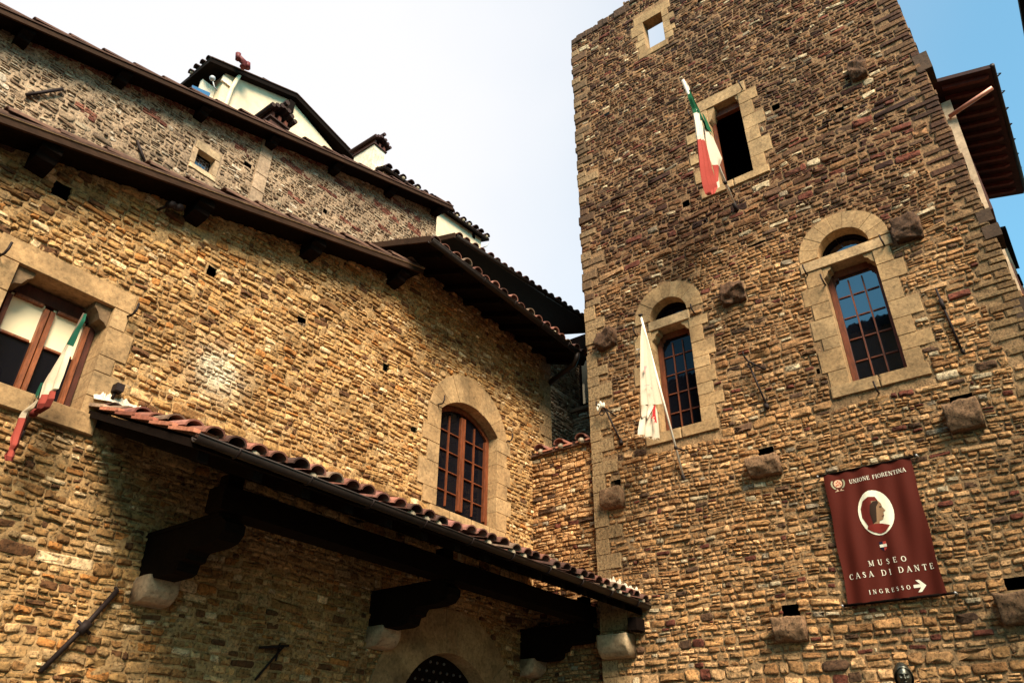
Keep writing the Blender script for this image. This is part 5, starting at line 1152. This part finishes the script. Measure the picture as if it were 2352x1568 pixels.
for k in range(13):   # frayed threads
    x = 162 + k * 17; y = 1372 + (x - 162) * 0.22; panel(m, 'Q2', [(x, y, x + 13, y, WH2), (x + 1 + r_.uniform(-4, 4), y + r_.uniform(14, 34), x + 7, y + 26, WH2)], 1, 3.87, 2, 0.004, 1, 0, sub=1)
weld(m.build('cloth', 'cloth', f2))
m = MB()
LR = (0.42, 0.03, 0.03); PK = (0.62, 0.30, 0.27)
for P, c in (([(212, 645), (246, 643), (216, 718)], PK), ([(215, 850), (272, 842), (272, 850), (216, 858)], PK), ([(283, 870), (304, 878), (292, 896)], PK), ([(262, 903), (275, 897), (272, 905)], PK),
             ([(318, 1065), (334, 1060), (336, 1160), (350, 1250), (338, 1252), (330, 1232), (318, 1268), (322, 1236), (330, 1222), (312, 1200), (330, 1190), (310, 1185), (300, 1205), (285, 1200), (302, 1180), (305, 1120)], LR)):
    vs = [qp('Q2', a, b, 1, 3.80) for a, b in P]; m.prism([tuple(v) for v in vs], (0, -0.002, 0), c)
m.build('lily_emblem', 'cloth', f2)
m = MB(); m.tube([qp('Q2', 182, 460, 1, 3.9), qp('Q2', 130, 470, 1, 3.95)], 0.006, 5); m.tube([qp('Q2', 165, 460, 0, 8.6), qp('Q2', 130, 590, 0, 8.7), qp('Q2', 75, 775, 0, 8.95)], 0.006, 5, (0.6, 0.5, 0.35)); m.build('cord', 'cloth', f2)
# tied tricolour at the left window
f3 = thing('tied_tricolour_flag', 'green white and red flag knotted on its pole in front of the large left window', 'flag', (2.0, YL, 3.74), 'flags hanging from poles')
tip, bs = np.array([2.00, 5.89, 4.92]), np.array([2.03, 6.42, 3.95])
m = MB(); m.tube([bs, tip], 0.016, 8, (0.10, 0.07, 0.05)); m.build('pole', 'cloth', f3, True)
m = MB(); m.tube([(2.03, YL + 0.03, 3.90), (2.028, 6.38, 4.02)], 0.024, 8); m.build('pole_bracket', 'iron', f3, True)
m = MB()
G3 = (0.012, 0.085, 0.05); W3 = (0.58, 0.48, 0.34); R3 = (0.30, 0.055, 0.038); R3_SHADE = (0.13, 0.02, 0.014)  # the darkest red has shade put into it, for the knot and tail end
panel(m, 'Q3', [(822, 112, 850, 108, G3), (790, 190, 830, 180, G3), (740, 290, 775, 270, G3), (668, 418, 700, 425, W3), (610, 500, 682, 480, W3), (545, 590, 655, 590, W3), (470, 700, 620, 700, W3), (415, 800, 585, 790, W3), (388, 890, 570, 845, W3), (378, 935, 545, 865, R3), (350, 1030, 520, 940, R3_SHADE), (345, 1060, 470, 1030, R3_SHADE), (300, 1090, 375, 1090, R3_SHADE)], 0, 1.98, 14, 0.016, 2.0, 0.9)
panel(m, 'Q3', [(365, 950, 378, 962, W3), (260, 1025, 345, 1040, W3), (205, 1085, 300, 1075, W3), (160, 1160, 280, 1110, R3), (120, 1250, 262, 1180, R3), (90, 1330, 225, 1290, R3), (100, 1400, 185, 1400, R3), (85, 1450, 140, 1450, R3), (40, 1500, 135, 1520, R3_SHADE), (50, 1555, 125, 1555, R3_SHADE)], 0, 1.90, 12, 0.016, 1.6, 0.4)
panel(m, 'Q3', [(400, 790, 425, 785, G3), (360, 870, 395, 860, G3), (335, 925, 370, 945, G3)], 0, 2.04, 3, 0.005, 1, 0)
kc = qp('Q3', 325, 1085, 0, 1.98); m.ball(tuple(kc), (0.04, 0.045, 0.035), R3_SHADE, 10)
weld(m.build('cloth', 'cloth', f3))

# ================================================================== WALL IRONS
def iron(name, label, paths, rings=(), group='iron rods fixed to the stone walls'):
    m = MB()
    for P, r in paths: m.tube(P, r, 7)
    for c, R, ax_ in rings:
        P = []
        for k in range(13):
            a = 2 * math.pi * k / 12; P.append((c[0], c[1] + R * math.cos(a), c[2] + R * math.sin(a)) if ax_ == 0 else (c[0] + R * math.cos(a), c[1], c[2] + R * math.sin(a)))
        m.tube(P, 0.009, 6, cap=False)
    return topmesh(m, name, 'iron', label, 'iron rod', group, True)
iron('iron_rod', 'thick dark iron rod with a collar leaning on the wall at the lower left', [([FL(2.71, 2.32, 0.04), FL(2.92, 2.66, 0.07), FL(3.11, 2.98, 0.05)], 0.021), ([FL(2.895, 2.62, 0.065), FL(2.945, 2.70, 0.068)], 0.040), ([FL(3.11, 2.98, 0.05), FL(3.12, 3.03, -0.05)], 0.014), ([FL(2.86, 2.70, 0.07), FL(2.98, 2.62, 0.07)], 0.014)])
iron('iron_holder', 'thin iron holder with crossed arm on the shaded wall under the canopy', [([FL(4.60, 2.45, 0.03), FL(4.70, 2.60, 0.06), FL(4.82, 2.77, 0.09)], 0.012), ([FL(4.59, 2.73, 0.02), FL(4.87, 2.775, 0.10)], 0.012), ([FL(4.76, 2.63, 0.08), FL(4.82, 2.79, 0.02)], 0.01)])
iron('iron_holder', 'ringed iron holder with a white rag, low on the tower left of the lily flag', [([FR(4.74, 5.93, 0.02), FR(4.93, 6.50, 0.10)], 0.014), ([FR(5.07, 6.66, 0.1), FR(5.06, 6.58, 0.14), FR(5.0, 6.54, 0.16), FR(4.93, 6.50, 0.12), FR(4.80, 6.37, 0.0)], 0.012), ([FR(4.76, 5.98, 0), FR(4.73, 5.90, 0.05)], 0.028)], [((XT - 0.13, 4.97, 6.43), 0.04, 0)])
m = MB(); r_ = random.Random(8)
for k in range(7): m.ball(FR(5.03 - k * 0.018, 6.58 - abs(k - 3) * 0.02 + r_.uniform(-.02, .02), 0.15), (0.02, 0.022, 0.03 if k % 2 else 0.045), (0.75, 0.68, 0.52), 7)
topmesh(m, 'rag', 'cloth', 'small white rag caught on the ringed iron holder of the tower', 'rag', smooth=True)
iron('iron_holder', 'iron holder with a ring on the tower between the two arched windows', [([FR(2.58, 5.90, 0.02), FR(2.70, 6.55, 0.10)], 0.014), ([FR(2.74, 6.73, 0.12), FR(2.72, 6.62, 0.15), FR(2.69, 6.56, 0.12), FR(2.48, 6.40, 0.0)], 0.013), ([FR(2.60, 5.95, 0), FR(2.57, 5.86, 0.05)], 0.03)], [((XT - 0.12, 2.67, 6.5), 0.04, 0)])
iron('iron_rod', 'straight iron rod on the tower right of the wide arched window', [([FR(0.29, 5.96, 0.03), FR(0.33, 6.82, 0.05)], 0.014), ([FR(0.318, 6.52, 0.05), FR(0.322, 6.66, 0.05)], 0.024), ([FR(0.29, 5.96, 0.03), FR(0.27, 5.9, -0.03)], 0.02)])
iron('iron_rod', 'long slanting iron rod at the upper left of the rubble wall', [([FU(1.42, 8.76, 0.04), FU(1.73, 9.15, 0.05)], 0.022)])
iron('iron_rod', 'short slanting iron rod left of the little leaded window', [([FU(2.75, 9.10, 0.04), FU(2.96, 8.95 - 0.15, 0.05)], 0.02)])
# little floodlights
fl = thing('wall_lamp', 'small dark twin wall lamp high on the gold wall beneath the roof edge', 'lamp', FL(2.56, 6.62, 0), 'small wall lamps')
m = MB(); m.tube([FL(2.46, 6.60, -0.02), FL(2.50, 6.65, 0.05), FL(2.54, 6.68, 0.12)], 0.014, 7); m.build('arm', 'iron', fl, True)
for a in (0, 0.075):
    m = MB(); m.ball(FL(2.535 + a, 6.68 + a * 0.25, 0.13), 0.04, n=10); m.tube([FL(2.535 + a, 6.68 + a * 0.25, 0.13), FL(2.545 + a, 6.65 + a * 0.25, 0.20)], [0.036, 0.042], 9); m.build('lamp_head', 'iron', fl, True)
fl = thing('wall_lamp', 'small black box lamp on the gold wall above the canopy corner', 'lamp', FL(2.62, 4.50, 0), 'small wall lamps')
m = MB(); m.box((2.59, 4.60, 0.02), (2.66, 4.67, 0.11), frame=FL); m.build('lamp_head', 'iron', fl); m = MB(); m.tube([FL(2.62, 4.61, 0.05), FL(2.61, 4.53, 0.04)], 0.014, 6); m.build('arm', 'iron', fl, True)

# ================================================================== BRONZE BUST
bu = thing('bronze_bust', 'dark bronze bust of a man in a cap, on the tower below the red banner', 'bust', (XT - 0.3, 1.67, 1.9))
m = MB()
HC = np.array([XT - 0.32, 1.675, 2.575]); fw_ = np.array([-1.0, -0.30, 0.0]); fw_ /= np.linalg.norm(fw_); sd_ = np.array([fw_[1], -fw_[0], 0])
up_ = np.array([0, 0, 1.0]); nH, mH = 110, 84; vs = []
def gs(x, c, w_): return math.exp(-((x - c) / w_) ** 2)
for i in range(mH + 1):
    th = math.pi * i / mH
    for k in range(nH):
        ph = 2 * math.pi * k / nH                # 0 = towards the face
        x = math.sin(th) * math.cos(ph); y = math.sin(th) * math.sin(ph); z = math.cos(th)
        X, Y, Z_ = 0.100 * x, 0.074 * y, 0.125 * z
        if z < -0.1: Y *= 1 + 0.35 * (z + 0.1); X *= 1 + 0.10 * (z + 0.1)       # jaw
        if x > 0:
            fr_ = x
            nb = max(0.0, min(1.0, (0.10 - z) / 0.34)) if z > -0.24 else max(0.0, 1 - (-0.24 - z) / 0.05)
            X += (0.006 + 0.026 * nb) * gs(y, 0, 0.09 + 0.07 * nb) * (1 if -0.32 < z < 0.16 else 0)                  # nose
            X += 0.012 * gs(z, 0.17, 0.055) * gs(abs(y), 0.30, 0.26)                   # brow
            X -= 0.022 * gs(z, 0.04, 0.075) * gs(abs(y), 0.34, 0.13)                   # eye sockets
            X += 0.010 * gs(z, 0.03, 0.035) * gs(abs(y), 0.34, 0.07)                   # eyelids
            X += 0.010 * gs(z, -0.12, 0.12) * gs(abs(y), 0.55, 0.14)                   # cheekbones
            X -= 0.012 * gs(z, -0.40, 0.14) * gs(abs(y), 0.48, 0.14)                   # hollow cheeks
            X += 0.012 * gs(z, -0.435, 0.035) * gs(y, 0, 0.19); X -= 0.010 * gs(z, -0.50, 0.022) * gs(y, 0, 0.22); X += 0.013 * gs(z, -0.56, 0.035) * gs(y, 0, 0.17)
            X -= 0.006 * gs(z, -0.66, 0.04) * gs(y, 0, 0.2); X += 0.020 * gs(z, -0.80, 0.11) * gs(y, 0, 0.22)   # chin
        p = HC + fw_ * X + sd_ * Y + up_ * Z_; vs.append(tuple(p))
m.add(vs, [(i * nH + k, i * nH + (k + 1) % nH, (i + 1) * nH + (k + 1) % nH, (i + 1) * nH + k) for i in range(mH) for k in range(nH)])
prev = [(HC + up_ * -0.05 - fw_ * 0.02), HC + up_ * -0.11 - fw_ * 0.02, HC + up_ * -0.17 - fw_ * 0.02, HC + up_ * -0.25 - fw_ * 0.02]
m.tube(prev, [0.062, 0.055, 0.07, 0.12], 18)
# shoulders: an oval lofted torso
sec = [(-0.15, 0.045, 0.05), (-0.175, 0.075, 0.09), (-0.20, 0.10, 0.15), (-0.25, 0.12, 0.205), (-0.33, 0.135, 0.235), (-0.50, 0.13, 0.235), (-0.60, 0.10, 0.18)]; vs = []; K_ = 24
for (dz, rx, ry) in sec:
    for k in range(K_):
        a = 2 * math.pi * k / K_; fold = 1 + 0.04 * math.sin(a * 7 + dz * 20); vs.append(tuple(HC + fw_ * (math.cos(a) * rx * fold - 0.02) + sd_ * (math.sin(a) * ry * fold) + up_ * dz))
m.add(vs, [(i * K_ + k, i * K_ + (k + 1) % K_, (i + 1) * K_ + (k + 1) % K_, (i + 1) * K_ + k) for i in range(len(sec) - 1) for k in range(K_)] + [tuple(range((len(sec) - 1) * K_, len(sec) * K_))])
m.build('head_and_shoulders', 'bronze', bu, True)
m = MB(); vs = []    # cap with ear flaps
for i in range(13):
    th = 0.80 * math.pi * i / 12
    for k in range(28):
        ph = 2 * math.pi * k / 28; front = max(0, math.cos(ph)); t_ = th * (1 - 0.62 * front ** 0.55)
        x, y, z = math.sin(t_) * math.cos(ph), math.sin(t_) * math.sin(ph), math.cos(t_); rim = 1.0 + 0.10 * gs(i, 11, 1.3)
        vs.append(tuple(HC + fw_ * (0.112 * x * rim - 0.008) + sd_ * (0.086 * y * rim) + up_ * (0.138 * z)))
m.add(vs, [(i * 28 + k, i * 28 + (k + 1) % 28, (i + 1) * 28 + (k + 1) % 28, (i + 1) * 28 + k) for i in range(12) for k in range(28)]); m.build('cap', 'bronze', bu, True)
m = MB(); m.box((XT - 0.50, 1.45, 1.88), (XT, 1.88, 1.98), (0.3, 0.2, 0.12)); m.box((XT - 0.42, 1.50, 1.6), (XT, 1.83, 1.88), (0.3, 0.2, 0.12)); m.build('console', 'dressed', bu)
